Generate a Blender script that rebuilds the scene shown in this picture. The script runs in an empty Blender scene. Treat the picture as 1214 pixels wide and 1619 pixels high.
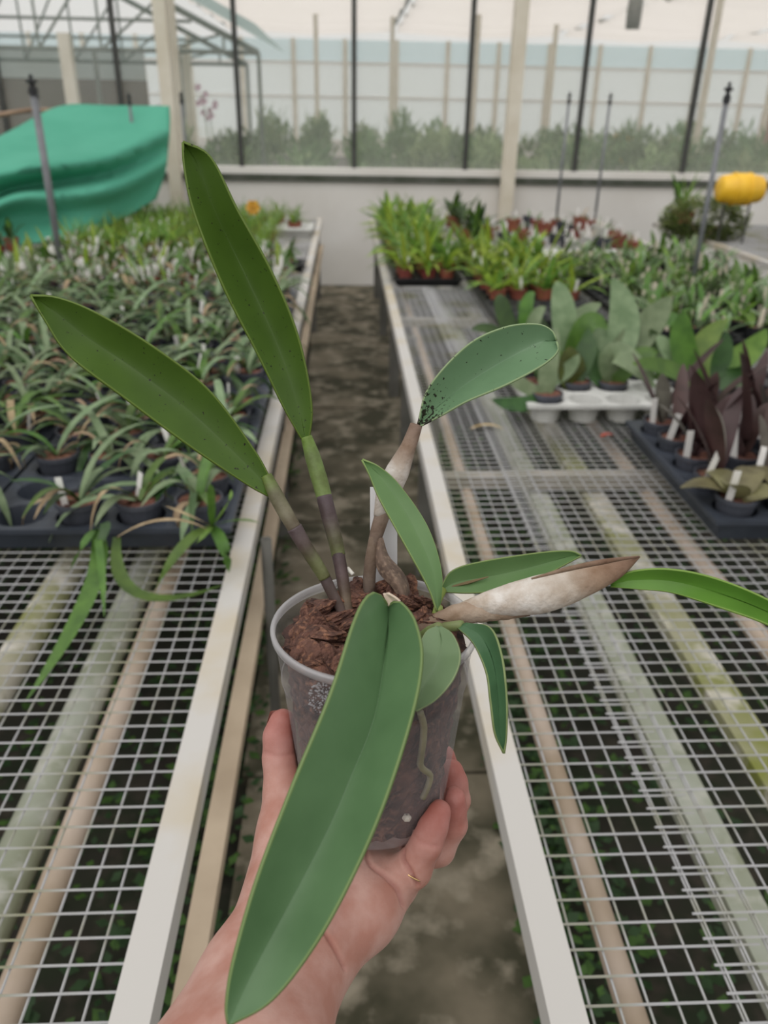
import bpy, math, random
import numpy as np
from mathutils import Vector, Matrix
random.seed(7); rng = np.random.default_rng(7)
S = bpy.context.scene
COL = S.collection
# ------------------------------------------------------------------ camera
FW, FH = 1214, 1619
CX, CY = 607.0, 809.5
_vy = np.array([546-CX, 177-CY]); _vz = np.array([560-CX, 3300-CY])
F = math.sqrt(-(_vy @ _vz))
_n = lambda v: v/np.linalg.norm(v)
_Y = _n(np.array([_vy[0], _vy[1], F])); _Z = -_n(np.array([_vz[0], _vz[1], F])); _X = np.cross(_Y, _Z)
MW = np.array([_X, _Y, _Z])            # world <- camera (x right, y down, z forward)
CAM = np.array([0, 0, 1.6])
cd = bpy.data.cameras.new('camera'); cam = bpy.data.objects.new('camera', cd); COL.objects.link(cam)
cd.sensor_fit = 'VERTICAL'; cd.sensor_height = 36.0; cd.lens = 36.0*F/FH
cd.clip_start = 0.02; cd.clip_end = 200
_r, _d, _f = MW[:, 0], MW[:, 1], MW[:, 2]
cam.matrix_world = Matrix(((_r[0], -_d[0], -_f[0], CAM[0]), (_r[1], -_d[1], -_f[1], CAM[1]), (_r[2], -_d[2], -_f[2], CAM[2]), (0, 0, 0, 1)))
cd.dof.use_dof = True; cd.dof.focus_distance = 0.53; cd.dof.aperture_fstop = 7.5
S.camera = cam
def ray(x, y): return MW @ np.array([(x-CX)/F, (y-CY)/F, 1.0])
def P(x, y, d): return CAM + ray(x, y)*d            # d: depth along the view axis
def onz(x, y, z):
    r = ray(x, y); return CAM + r*((z-CAM[2])/r[2])
def ony(x, y, Y):
    r = ray(x, y); return CAM + r*(Y/r[1])
# ------------------------------------------------------------------ world: bright overcast sky
W = bpy.data.worlds.new('World'); S.world = W; W.use_nodes = True
_bg = W.node_tree.nodes['Background']; _bg.inputs[0].default_value = (1.0, 0.985, 0.96, 1); _bg.inputs[1].default_value = 0.85
_sd = bpy.data.lights.new('sun', 'SUN'); _sd.energy = 1.35; _sd.angle = math.radians(70); _sd.color = (1, .98, .95)
_so = bpy.data.objects.new('sun', _sd); COL.objects.link(_so); _so.location = (0, 0, 12)
_so.rotation_euler = (math.radians(24), math.radians(-20), 0)
S.view_settings.view_transform = 'Standard'; S.view_settings.look = 'None'; S.view_settings.gamma = 1.0
S.view_settings.exposure = -0.1; S.view_settings.use_curve_mapping = False
# ------------------------------------------------------------------ materials
def lin(c):
    if isinstance(c, str):
        c = c.lstrip('#'); c = [int(c[i:i+2], 16)/255 for i in (0, 2, 4)]
    return tuple((v/12.92 if v <= .04045 else ((v+.055)/1.055)**2.4) for v in c[:3])
MATS = {}
def mat(name, c1, c2=None, scale=20, rough=.6, bump=0, bscale=None, trans=0, transp=0, rand=0, vcol=False, spec=.5, c3=None, metal=0, tcol=None, detail=4, thr=(.35, .65), hue=3):
    if name in MATS: return MATS[name]
    m = bpy.data.materials.new(name); m.use_nodes = True; t = m.node_tree; N = t.nodes; L = t.links
    b = N['Principled BSDF']; b.inputs['Roughness'].default_value = rough; b.inputs['Specular IOR Level'].default_value = spec
    b.inputs['Metallic'].default_value = metal
    tc = N.new('ShaderNodeTexCoord')
    co = tc.outputs['Object']
    col = None
    if vcol:
        a = N.new('ShaderNodeVertexColor'); a.layer_name = 'Col'; col = a.outputs['Color']
    else:
        rgb = N.new('ShaderNodeRGB'); rgb.outputs[0].default_value = (*lin(c1), 1); col = rgb.outputs[0]
    if c2 is not None:
        nz = N.new('ShaderNodeTexNoise'); nz.inputs['Scale'].default_value = scale; nz.inputs['Detail'].default_value = detail
        L.new(co, nz.inputs['Vector'])
        rp = N.new('ShaderNodeMapRange'); rp.inputs[1].default_value = thr[0]; rp.inputs[2].default_value = thr[1]
        L.new(nz.outputs['Fac'], rp.inputs[0])
        mx = N.new('ShaderNodeMix'); mx.data_type = 'RGBA'
        L.new(rp.outputs[0], mx.inputs[0]); L.new(col, mx.inputs[6])
        if vcol:
            mm = N.new('ShaderNodeMix'); mm.data_type = 'RGBA'; mm.blend_type = 'MULTIPLY'; mm.inputs[0].default_value = 1
            L.new(col, mm.inputs[6]); mm.inputs[7].default_value = (*lin(c2), 1); L.new(mm.outputs[2], mx.inputs[7])
        else:
            mx.inputs[7].default_value = (*lin(c2), 1)
        col = mx.outputs[2]
        if c3 is not None:
            n2 = N.new('ShaderNodeTexNoise'); n2.inputs['Scale'].default_value = scale*3.1; n2.inputs['Detail'].default_value = 5
            L.new(co, n2.inputs['Vector'])
            r2 = N.new('ShaderNodeMapRange'); r2.inputs[1].default_value = .5; r2.inputs[2].default_value = .68
            L.new(n2.outputs['Fac'], r2.inputs[0])
            m2 = N.new('ShaderNodeMix'); m2.data_type = 'RGBA'; L.new(r2.outputs[0], m2.inputs[0]); L.new(col, m2.inputs[6])
            m2.inputs[7].default_value = (*lin(c3), 1); col = m2.outputs[2]
    if rand:
        oi = N.new('ShaderNodeObjectInfo'); hs = N.new('ShaderNodeHueSaturation')
        mr = N.new('ShaderNodeMapRange'); mr.inputs[3].default_value = 1-rand; mr.inputs[4].default_value = 1+rand
        L.new(oi.outputs['Random'], mr.inputs[0]); L.new(mr.outputs[0], hs.inputs['Value'])
        m3 = N.new('ShaderNodeMath'); m3.operation = 'MULTIPLY_ADD'; m3.inputs[1].default_value = .05*rand*hue; m3.inputs[2].default_value = .5-.025*rand*hue
        L.new(oi.outputs['Random'], m3.inputs[0]); L.new(m3.outputs[0], hs.inputs['Hue'])
        L.new(col, hs.inputs['Color']); col = hs.outputs[0]
    L.new(col, b.inputs['Base Color'])
    if bump:
        nb = N.new('ShaderNodeTexNoise'); nb.inputs['Scale'].default_value = bscale or scale*4; nb.inputs['Detail'].default_value = 6
        L.new(co, nb.inputs['Vector'])
        bp = N.new('ShaderNodeBump'); bp.inputs['Strength'].default_value = bump; bp.inputs['Distance'].default_value = .002
        L.new(nb.outputs['Fac'], bp.inputs['Height']); L.new(bp.outputs[0], b.inputs['Normal'])
    out = N['Material Output']; sh = b.outputs[0]
    if trans:
        tr = N.new('ShaderNodeBsdfTranslucent')
        if tcol: tr.inputs[0].default_value = (*lin(tcol), 1)
        else: L.new(col, tr.inputs[0])
        ms = N.new('ShaderNodeMixShader'); ms.inputs[0].default_value = trans
        L.new(sh, ms.inputs[1]); L.new(tr.outputs[0], ms.inputs[2]); sh = ms.outputs[0]
    if transp:
        tp = N.new('ShaderNodeBsdfTransparent'); ms = N.new('ShaderNodeMixShader'); ms.inputs[0].default_value = transp
        L.new(sh, ms.inputs[1]); L.new(tp.outputs[0], ms.inputs[2]); sh = ms.outputs[0]
    L.new(sh, out.inputs[0])
    MATS[name] = m; return m

# ------------------------------------------------------------------ mesh helpers
class MB:
    def __init__(s): s.v = []; s.f = []; s.mi = []; s.col = []; s.cur = 0
    def add(s, vs, fs, col=None):
        o = len(s.v); s.v.extend([tuple(map(float, p)) for p in vs]); s.f.extend([tuple(i+o for i in f) for f in fs]); s.mi.extend([s.cur]*len(fs))
        if col is not None: s.col.extend(col)
        return s
    def box(s, a, b):
        x0, y0, z0 = a; x1, y1, z1 = b
        return s.add([(x0,y0,z0),(x1,y0,z0),(x1,y1,z0),(x0,y1,z0),(x0,y0,z1),(x1,y0,z1),(x1,y1,z1),(x0,y1,z1)],
              [(0,3,2,1),(4,5,6,7),(0,1,5,4),(1,2,6,5),(2,3,7,6),(3,0,4,7)])
    def tube(s, pts, rad, n=8, caps=True, col=None, flat=1.0, up=None):
        pts = [np.array(p, float) for p in pts]; m = len(pts)
        if not hasattr(rad, '__len__'): rad = [rad]*m
        vs = []; prev = None; cs = []
        for i in range(m):
            t = pts[min(i+1, m-1)] - pts[max(i-1, 0)]; t = t/(np.linalg.norm(t)+1e-12)
            if prev is None:
                a = np.array([0, 0, 1.]) if abs(t[2]) < .9 else np.array([1., 0, 0])
                if up is not None: a = np.array(up, float)
                u = np.cross(t, a)
            else: u = prev - t*(prev @ t)
            u = u/(np.linalg.norm(u)+1e-12); prev = u; w = np.cross(t, u)
            for k in range(n):
                a = 2*math.pi*k/n
                vs.append(pts[i] + rad[i]*(math.cos(a)*u + flat*math.sin(a)*w))
                if col is not None: cs.append(col[i])
        fs = [(i*n+k, i*n+(k+1) % n, (i+1)*n+(k+1) % n, (i+1)*n+k) for i in range(m-1) for k in range(n)]
        if caps: fs += [tuple(range(n-1, -1, -1)), tuple((m-1)*n+k for k in range(n))]
        return s.add(vs, fs, cs if col is not None else None)
    def lathe(s, prof, n=16, ctr=(0, 0, 0), cap0=False, cap1=False, M=None):
        vs = []
        for r, z in prof:
            for k in range(n):
                a = 2*math.pi*k/n; p = np.array([r*math.cos(a), r*math.sin(a), z])
                if M is not None: p = M @ p
                vs.append(p + np.array(ctr))
        fs = [(i*n+k, i*n+(k+1) % n, (i+1)*n+(k+1) % n, (i+1)*n+k) for i in range(len(prof)-1) for k in range(n)]
        if cap0: fs.append(tuple(range(n-1, -1, -1)))
        if cap1: fs.append(tuple((len(prof)-1)*n+k for k in range(n)))
        return s.add(vs, fs)
    def mesh(s, name, mats, smooth=False, off=None):
        me = bpy.data.meshes.new(name)
        v = np.array(s.v, float).reshape(-1, 3)
        if off is not None: v = v - np.array(off)
        me.from_pydata(v.tolist(), [], s.f)
        if not isinstance(mats, (list, tuple)): mats = [mats]
        for m in mats: me.materials.append(m)
        if len(mats) > 1: me.polygons.foreach_set('material_index', s.mi)
        if s.col:
            ca = me.color_attributes.new('Col', 'FLOAT_COLOR', 'POINT')
            a = np.ones((len(s.v), 4)); a[:, :3] = np.array(s.col)[:, :3]; ca.data.foreach_set('color', a.ravel())
        if smooth: me.polygons.foreach_set('use_smooth', [True]*len(me.polygons))
        me.update(); return me
def link(name, me, parent=None, loc=(0, 0, 0), rz=0, rot=None, sc=None):
    o = bpy.data.objects.new(name, me); COL.objects.link(o); o.location = tuple(float(x) for x in loc)
    o.rotation_euler = rot if rot is not None else (0, 0, rz)
    if sc is not None: o.scale = sc if hasattr(sc, '__len__') else (sc, sc, sc)
    if parent is not None: o.parent = parent
    return o
def part(name, mb, mats, parent, smooth=False):        # mesh given in world coordinates, parent an unrotated thing
    off = np.array(parent.matrix_basis.translation) if parent.parent is None else np.array(parent.parent.matrix_basis.translation)
    return link(name, mb.mesh(name, mats, smooth, off), parent)
def tag(o, label=None, cat=None, group=None, kind=None):
    if label: o['label'] = label
    if cat: o['category'] = cat
    if group: o['group'] = group
    if kind: o['kind'] = kind
    return o
def empty(name, loc, label=None, cat=None, group=None, rz=0):
    return tag(link(name, None, None, loc, rz), label, cat, group)
def struct(name, mb, mats, parent=None, smooth=False):
    o = link(name, mb.mesh(name, mats, smooth), parent)
    if parent is None: o['kind'] = 'structure'
    return o
ORD = 'first second third fourth fifth sixth seventh eighth ninth tenth eleventh twelfth thirteenth fourteenth fifteenth sixteenth seventeenth eighteenth nineteenth twentieth twenty-first twenty-second twenty-third twenty-fourth twenty-fifth twenty-sixth twenty-seventh twenty-eighth'.split()
def crom(pts, n):                                        # Catmull-Rom through points, n samples by arc length
    pts = np.array(pts, float)
    if len(pts) == 2: return np.array([pts[0]+(pts[1]-pts[0])*t for t in np.linspace(0, 1, n)])
    q = np.vstack([2*pts[0]-pts[1], pts, 2*pts[-1]-pts[-2]]); out = []
    for i in range(len(pts)-1):
        p0, p1, p2, p3 = q[i:i+4]
        for t in np.linspace(0, 1, 24, endpoint=(i == len(pts)-2)):
            out.append(.5*((2*p1)+(-p0+p2)*t+(2*p0-5*p1+4*p2-p3)*t*t+(-p0+3*p1-3*p2+p3)*t**3))
    out = np.array(out); d = np.concatenate([[0], np.cumsum(np.linalg.norm(np.diff(out[:, :2], axis=0), axis=1))])
    tt = np.linspace(0, d[-1], n)
    return np.stack([np.interp(tt, d, out[:, k]) for k in range(out.shape[1])], 1)

# material library
M_conc = mat('path_concrete', '#756c5b', '#3c3a29', 3.2, .9, .6, 60, c3='#938a79', thr=(.38, .58))
M_soil = mat('soil', '#2b2620', '#1f2a14', 5, .95, .6, 40, c3='#3a342b')
M_wall = mat('white_wall', '#ece9e5', '#e0dcd6', 1.5, .8)
M_cream = mat('cream_paint', '#e6dfd0', '#d6cdba', 4, .55)
M_dark = mat('dark_metal', '#4a4b48', '#3b3c39', 8, .6)
M_sill = mat('sill_dark', '#5c5e57', '#3a4232', 5, .8)
M_alu = mat('rail_metal', '#c4c1bd', '#bdb096', 5, .55, spec=.35, thr=(.45, .75))
M_galv = mat('galvanised_wire', '#b3b3b5', '#8b8a6a', 6, .45, metal=.25, thr=(.48, .7))
M_gpipe = mat('grey_pipe', '#a3a79a', '#8a8f78', 6, .6, c3='#b8b8ae')
M_ppipe = mat('pinkish_pipe', '#c4b3a4', '#a8957f', 6, .6)
M_lich = mat('lichen_beam', '#b3ada0', '#7f8440', 5, .85, .5, 80, c3='#d0cbc2')
M_tan = mat('tan_pipe', '#cdbba3', '#b29f88', 5, .6)
M_leg = mat('leg_grey', '#6f6d68', '#595852', 8, .7)

# ------------------------------------------------------------------ structure
WY = 8.25
b = MB().box((-40, -12, -.2), (40, 24.3, 0)); struct('floor', b, M_soil)
struct('floor_bounce', MB().box((-60, 24.3, -.2), (60, 90, -.02)), mat('pale_bounce_ground', '#cfcac0', '#bdb7aa', 3, .95))  # made-up pale ground, added to bounce light into the far panes from behind
path = empty('path', (0, 0, 0)); path['kind'] = 'structure'
y = -1.36
k = 0
while y < WY-.02:
    y1 = min(y+1.46, WY-.02)
    mb = MB().box((-.27+.01*math.sin(k*2.1), y+.008, .0), (.39+.012*math.sin(k*1.3), y1-.008, .035+.004*math.sin(k*1.7)))
    link('paving_slab', mb.mesh('paving_slab', M_conc), path); y = y1; k += 1
b = MB().box((-14, WY, 0), (14, WY+.14, 1.0)); struct('wall_back', b, M_wall)
b = MB().box((-14, WY-.03, 1.0), (14, WY+.17, 1.06)); struct('trim_1', b, M_sill)
b = MB().box((-14, WY+.0, 1.045), (14, WY+.14, 1.12)); struct('trim_2', b, M_wall)
M_glass = mat('dusty_glass', '#e6ebe6', '#dfe6dc', 1.2, .3, transp=.88)
mulx = [-12.6+1.068*i for i in range(24)]
sh = .081-mulx[np.argmin(np.abs(np.array(mulx)-.081))]
mulx = [x+sh for x in mulx if -6.5 < x < 8]
for i in range(len(mulx)-1):
    g = struct('window_%d' % (i+1), MB().box((mulx[i], WY+.066, 1.12), (mulx[i+1], WY+.072, 4.2)), M_glass)
    mb = MB().box((mulx[i]-.022, WY+.02, 1.045), (mulx[i]+.022, WY+.065, 4.2)); link('mullion', mb.mesh('mullion', M_dark), g)
def post(x, y, w, h, label, m=M_cream, cat='post', z0=0, name='greenhouse_post'):
    o = link(name, MB().box((-w/2, -w/2, 0), (w/2, w/2, h)).mesh(name, m), None, (x, y, z0)); tag(o, label, cat, 'greenhouse posts')
    return o
post(-1.60, WY-.09, .11, 4.2, 'wide cream square post beside the green netting')
post(1.55, WY-.09, .12, 4.2, 'wide cream square post behind the right bench')
post(-3.45, WY-.09, .11, 4.2, 'cream post rising at left edge behind green netting')

# ------------------------------------------------------------------ far bay beyond the glass
FY = 24.0
fw = empty('wall_far', (0, FY, 0)); fw['kind'] = 'structure'
M_poly = mat('blue_poly', '#e3f1f5', None, rough=.5, trans=.75, tcol='#dcf0f6', transp=.4)
M_polyw = mat('white_poly', '#eef3f4', None, rough=.5, trans=.75, tcol='#eef5f6', transp=.45)
pw = 1.35
for i in range(-9, 16):
    x = i*pw
    for z0, z1, m in ((.9, 1.95, M_polyw), (1.95, 2.75, M_polyw), (2.75, 3.3, M_poly)):
        link('pane', MB().box((x+.03, -.01, z0+.02), (x+pw-.03, .01, z1-.02)).mesh('pane', m), fw)
    link('frame_post', MB().box((x-.05, -.06, 0), (x+.05, .06, 3.3)).mesh('frame_post', M_cream), fw)
for z in (.9, 1.95, 2.75):
    link('frame_rail', MB().box((-12.2, -.04, z-.025), (20, .04, z+.025)).mesh('frame_rail', M_wall), fw)
link('base_wall', MB().box((-12.2, -.05, 0), (20, .05, .88)).mesh('base_wall', M_wall), fw)
M_screen = mat('shade_screen', '#eee6df', '#ddd2ca', 1.3, .9, trans=.85, tcol='#f6eee8')
ce = empty('ceiling', (0, 0, 0)); ce['kind'] = 'structure'
xs = [-3.0, 1.2, 5.4, 9.6, 13.8, 18]
for i in range(len(xs)-1):
    mb = MB(); n = 30; vs = []
    for j in range(n+1):
        yy = WY+.3+(FY-WY-.4)*j/n; zz = 3.42+.07*math.sin(j*1.7)+.05*(j % 2)
        vs += [(xs[i]+.09, yy, zz), ((xs[i]+xs[i+1])/2, yy, zz-.09), (xs[i+1]-.09, yy, zz)]
    fs = [(3*j+q, 3*j+q+1, 3*j+q+4, 3*j+q+3) for j in range(n) for q in (0, 1)]
    link('screen_panel', mb.add(vs, fs).mesh('screen_panel', M_screen), ce)
for x in xs[:-1]:
    link('purlin', MB().box((x-.03, WY+.3, 3.5), (x+.03, FY, 3.57)).mesh('purlin', M_dark), ce)
for i, (x, yy) in enumerate([(2.5, 13), (2.6, 18), (6.1, 15), (-.6, 19), (1.0, 19.5), (8.2, 17), (4.6, 20), (10.5, 20)]):
    post(x, yy, .09, 3.45, 'pale support post far inside the bay behind the glass, ' + ORD[i] + ' by depth')
# truss of the neighbouring bay, top left
M_truss = mat('truss_metal', '#70796f', '#5d665d', 4, .6)
for kk, (ty, sx) in enumerate(((12.2, -.0), (15.4, -.5))):
    tr = empty('roof_truss', (-3.2, ty, 0), ['nearer', 'farther'][kk] + ' grey-green steel roof truss above the brown wall', 'truss', 'roof trusses')
    A = lambda x, z: (x+sx, ty, z)
    def bar(nm, a, c, r): part(nm, MB().tube([A(*a), A(*c)], r, 6), M_truss, tr)
    xr, xl, apex = -1.15, -7.5, (-4.3, 3.75)
    bar('top_chord', (xr, 2.28), apex, .045); bar('top_chord', (xl, 2.28), apex, .045); bar('bottom_chord', (xl, 2.28), (xr, 2.28), .03)
    bar('tie', (-6.2, 2.62), (-2.0, 2.62), .022)
    for q in range(7):
        xa = xr-.45-q*.8; zt = 2.28+min((xr-xa)/(xr-apex[0]), (xa-xl)/(apex[0]-xl))*1.47
        bar('web', (xa, 2.28), (xa, zt), .018)
        if q < 6: bar('web', (xa, zt), (xa-.8, 2.28), .018)
    for xx in (xr, -2.2, -3.3):
        bar('truss_leg', (xx, 0), (xx, 2.28), .03)
M_brown = mat('brown_panel', '#8f7d70', '#7b6a5f', 1.2, .9)
struct('wall_brown', MB().box((-9, 16.5, 0), (-3.6, 16.6, 2.05)), M_brown)
struct('wall_upper', MB().box((-9, 16.5, 2.05), (-3.6, 16.6, 2.5)), M_wall)
M_tealroof = mat('teal_roof', '#b9cfcf', '#a4bcbd', 1.0, .7, trans=.6, tcol='#bcd6d8')
struct('trim_3', MB().add([(-9, 11.5, 2.6), (-4.3, 11.5, 4.1), (-4.3, 17, 4.1), (-9, 17, 2.6)], [(0, 1, 2, 3)]), M_tealroof)
struct('trim_4', MB().add([(-1.1, 11.5, 2.55), (-4.3, 11.5, 4.1), (-4.3, 17, 4.1), (-1.1, 17, 2.55)], [(0, 1, 2, 3)]), M_tealroof)
post(-4.75, 11.2, .16, 2.5, 'cream post standing left of the brown wall')
post(-3.42, 11.4, .14, 2.4, 'cream post standing right of the brown wall')
post(-1.95, 10.4, .13, 3.4, 'tall cream post behind glass, left of the widest post')
post(-2.25, 13, .1, 2.4, 'thin cream post behind the truss legs')
struct('wall_right', MB().box((9.6, 20, 0), (12.5, 20.1, 1.75)), mat('brick_wall_far', '#a98a7c', '#96786b', 3, .9))

# ------------------------------------------------------------------ benches
BZ = .72
WIRE = .0016
GAP = .0333
def bench(name, label, xa, xb, y0, y1, rails, panels, detail, legs):
    t = empty(name, ((xa+xb)/2, (y0+y1)/2, 0), label, 'bench', 'greenhouse benches')
    for (x0, x1) in rails:
        mb = MB().box((x0, y0, BZ-.035), (x1, y1, BZ+.008)); part('rail', mb, M_alu, t)
    for xx in (y0, y1-.03):
        part('end_rail', MB().box((min(xa, xb), xx, BZ-.035), (max(xa, xb), xx+.03, BZ-.004)), M_alu, t)
    for (x0, x1, oy, oz, nd) in panels:
        z = BZ-.004+oz
        n = int((x1-x0)/GAP); lm = None
        for i in range(n+1):
            x = x0+.012+i*GAP
            if detail:
                if lm is None: lm = MB().tube([(0, y0+.03, 0), (0, y1-.03, 0)], WIRE, 5).mesh('lengthwise_wire', M_galv)
                link('lengthwise_wire', lm, t, (x-t.location.x, -t.location.y, z-.0032))
        cm = MB().tube([(x0, 0, 0), (x1, 0, 0)], WIRE, 5).mesh('cross_wire', M_galv)
        rest = MB(); m = int((y1-y0)/GAP)
        for j in range(m):
            yy = y0+.03+oy+j*GAP
            if detail and yy < nd: link('cross_wire', cm, t, (-t.location.x, yy-t.location.y, z))
            else: rest.tube([(x0, yy, z), (x1, yy, z)], WIRE, 4, caps=False)
        if not detail:
            for i in range(n+1): rest.tube([(x0+i*GAP, y0, z-.003), (x0+i*GAP, y1, z-.003)], WIRE, 4, caps=False)
        if rest.v: part('wire_mesh', rest, M_galv, t)['kind'] = 'stuff'
    for (x, yy) in legs:
        part('leg', MB().box((x-.03, yy-.03, 0), (x+.03, yy+.03, BZ-.035)), M_leg, t)
    return t
lb = bench('greenhouse_bench', 'wire mesh bench crowded with small potted seedlings, left of the path', -2.0, -.213, .1, 7.75,
      [(-.257, -.213), (-2.04, -2.0)], [(-2.0, -.257, 0, 0, 2.2)], True, [(-.27, 2.9), (-.27, 4.6), (-.27, 6.3), (-.27, 7.6), (-1.9, 2.9), (-1.9, 6.3)])
rb = bench('greenhouse_bench', 'wire mesh bench with empty front half, right of the path', .216, 2.36, .1, 7.75,
      [(.216, .258), (2.32, 2.36)], [(.256, .492, 0, 0, 2.9), (.425, 2.32, .007, .0035, 2.6)], True, [(.29, 2.6), (.29, 3.6), (.29, 4.7), (.29, 6.2), (.29, 7.6), (2.2, 3.6), (2.2, 6.2)])
b3 = bench('greenhouse_bench', 'bench at far right holding the fern bush and yellow drum', 2.88, 4.9, 4.2, 7.75,
      [(2.88, 2.93)], [(2.93, 4.9, 0, 0, 0)], False, [(2.95, 4.6), (2.95, 6.4), (4.7, 6.4)])
b4 = bench('greenhouse_bench', 'bench at far left beneath the green netting', -4.2, -2.06, 4.0, 7.75,
      [(-2.10, -2.06)], [(-4.2, -2.1, 0, 0, 0)], False, [(-2.2, 5), (-2.2, 7), (-4, 6)])
def cyl(nm, x, z, r, y0, y1, m, parent):
    return part(nm, MB().tube([(x, y0, z), (x, y1, z)], r, 14), m, parent, True)
cyl('support_pipe', -.492, .60, .033, .15, 7.7, M_gpipe, lb); cyl('support_pipe', -.425, .60, .0205, .15, 7.7, M_ppipe, lb)
cyl('support_pipe', -.66, .62, .034, .15, 7.7, M_lich, lb); cyl('support_pipe', -1.35, .6, .033, .15, 7.7, M_gpipe, lb)
part('lower_tube', MB().box((-.245, .1, .47), (-.208, 7.7, .5)), M_tan, lb)
cyl('support_pipe', .352, .60, .018, .15, 7.7, M_ppipe, rb)
part('support_beam', MB().box((.54, .15, .56), (.595, 7.7, .60)), M_gpipe, rb)
part('support_beam', MB().box((.70, .15, .57), (.765, 7.7, .60)), M_lich, rb)
cyl('support_pipe', .90, .59, .022, .15, 7.7, M_ppipe, rb); cyl('support_pipe', 1.5, .59, .03, .15, 7.7, M_gpipe, rb)
for yy in (.0, 1.98, 3.95, 5.8):
    part('cross_beam', MB().box((.25, yy+.12, .615), (2.3, yy+.165, .655)), mat('cross_beam_grey', '#b3aca4', '#8f8b7c', 6, .7), rb)
for yy in (2.0, 4.2, 6.2):
    part('cross_beam', MB().box((-1.98, yy, .655), (-.26, yy+.04, .69)), mat('cross_beam_grey', '#b3aca4'), lb)
o = link('standpipe', MB().lathe([(.013, 0), (.013, .68), (.010, .68), (.010, .5)], 14, cap0=True).mesh('standpipe', M_leg, True), None, (-.188, 1.62, .035))
tag(o, 'open-topped dark grey pipe standing beside the left bench rail', 'pipe')

# weeds beneath the benches (uncountable)
def weeds(name, label, boxes, n, size, mats):
    mb = MB()
    for q in range(n):
        x0, x1, y0, y1 = random.choice(boxes); cx, cy = random.uniform(x0, x1), random.uniform(y0, y1); hz = random.uniform(.03, .16)
        for l in range(random.randint(5, 9)):
            a = random.uniform(0, 6.28); e = random.uniform(.0, .8); s = size*random.uniform(.6, 1.3); rr = random.uniform(.01, .07)
            c = np.array([cx+rr*math.cos(a), cy+rr*math.sin(a), hz*random.uniform(.3, 1)]); d = np.array([math.cos(a)*math.cos(e), math.sin(a)*math.cos(e), math.sin(e)*.6]); w = np.array([-math.sin(a), math.cos(a), 0])
            mb.cur = random.randrange(len(mats))
            mb.add([c, c+d*s*.5+w*s*.32, c+d*s, c+d*s*.5-w*s*.32, ], [(0, 3, 2, 1)])
    o = link(name, mb.mesh(name, mats)); tag(o, label, 'weeds', kind='stuff')
M_w1 = mat('weed_green', '#4f7330', '#3d5c26', 30, .6, trans=.3); M_w2 = mat('weed_dark', '#33502a', '#26401f', 30, .6, trans=.2)
weeds('weeds', 'small leafy weeds growing on soil beneath the left bench', [(-1.4, -.32, .4, 4.5), (-.46, -.28, .5, 4.0)], 520, .035, [M_w1, M_w2, M_w2])
weeds('weeds', 'small leafy weeds growing on soil beneath the right bench', [(.42, 1.9, .4, 4.5), (.40, .6, .5, 4)], 620, .035, [M_w1, M_w2, M_w2])

# ------------------------------------------------------------------ plant helpers
def leaf_geo(mb, p0, p1, p2, width, face=None, n=7, prof='strap', fold=.18):
    """curved leaf along a quadratic Bezier p0-p1-p2, channelled, widest by its profile"""
    p0, p1, p2 = (np.array(p, float) for p in (p0, p1, p2)); vs = []
    for i in range(n+1):
        t = i/n; c = (1-t)**2*p0+2*t*(1-t)*p1+t*t*p2; tg = 2*(1-t)*(p1-p0)+2*t*(p2-p1); tg = tg/(np.linalg.norm(tg)+1e-9)
        up = np.array([0, 0, 1.]) if face is None else np.array(face, float)
        s = np.cross(tg, up); ln = np.linalg.norm(s)
        if ln < .15:
            q = p2-p0; s = np.array([-q[1], q[0], 0]); ln = np.linalg.norm(s)+1e-9
        s = s/ln; nn = np.cross(s, tg)
        if prof == 'strap': w = width*min(1, .55+2*t)*(1-max(0, (t-.55)/.45)**2*.93)
        elif prof == 'oval': w = width*max(.07, (1-abs(2*min(1, t*.97+.02)**.8-1)**2.6)**.7)
        else: w = width*max(.04, 1-t)
        vs += [c-s*w/2+nn*w*fold, c, c+s*w/2+nn*w*fold]
    fs = [(3*i+q, 3*i+q+1, 3*i+q+4, 3*i+q+3) for i in range(n) for q in (0, 1)]
    mb.add(vs, fs)
def arch(L, elev, droop, az):
    d = np.array([math.cos(az), math.sin(az), 0]); z = np.array([0, 0, 1.])
    p1 = d*L*.5*math.cos(elev)+z*L*.5*math.sin(elev)
    p2 = p1+d*L*.5*math.cos(elev-droop)+z*L*.5*math.sin(elev-droop)
    return (0, 0, 0), p1, p2
G1 = mat('leaf_green', '#5f8236', '#4a6a2c', 25, .45, trans=.25, rand=.22)
G2 = mat('leaf_grey_green', '#8a9d78', '#6f855f', 25, .5, trans=.2, rand=.2)
G3 = mat('leaf_yellow_green', '#a3b945', '#86a23a', 25, .5, trans=.35, rand=.2)
G4 = mat('leaf_deep_green', '#42612f', '#35502a', 25, .45, trans=.2, rand=.25)
G5 = mat('leaf_fresh_green', '#7fa048', '#64883b', 25, .5, trans=.35, rand=.2)
DRY = mat('leaf_dry', '#b8a283', '#8f7a5f', 25, .8, trans=.15, rand=.15)
PUR = mat('leaf_purple', '#533a3a', '#3f2d2b', 20, .5, trans=.1, rand=.2)
OLV = mat('leaf_olive', '#86825c', '#696446', 20, .5, trans=.15, rand=.15)
POT = mat('pot_charcoal', '#4a4d56', '#3c3f47', 14, .5, rand=.1)
RPOT = mat('pot_red_brown', '#9a5544', '#80453a', 10, .7, rand=.15)
WPOT = mat('pot_white', '#dddcd8', '#c9c8c4', 10, .5)
TRAY = mat('tray_charcoal', '#3f4550', '#333841', 10, .45)
BTRAY = mat('tray_black', '#26272b', '#1d1e21', 10, .5)
WTRAY = mat('tray_white', '#d9d9d6', '#c4c4c1', 10, .5)
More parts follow.
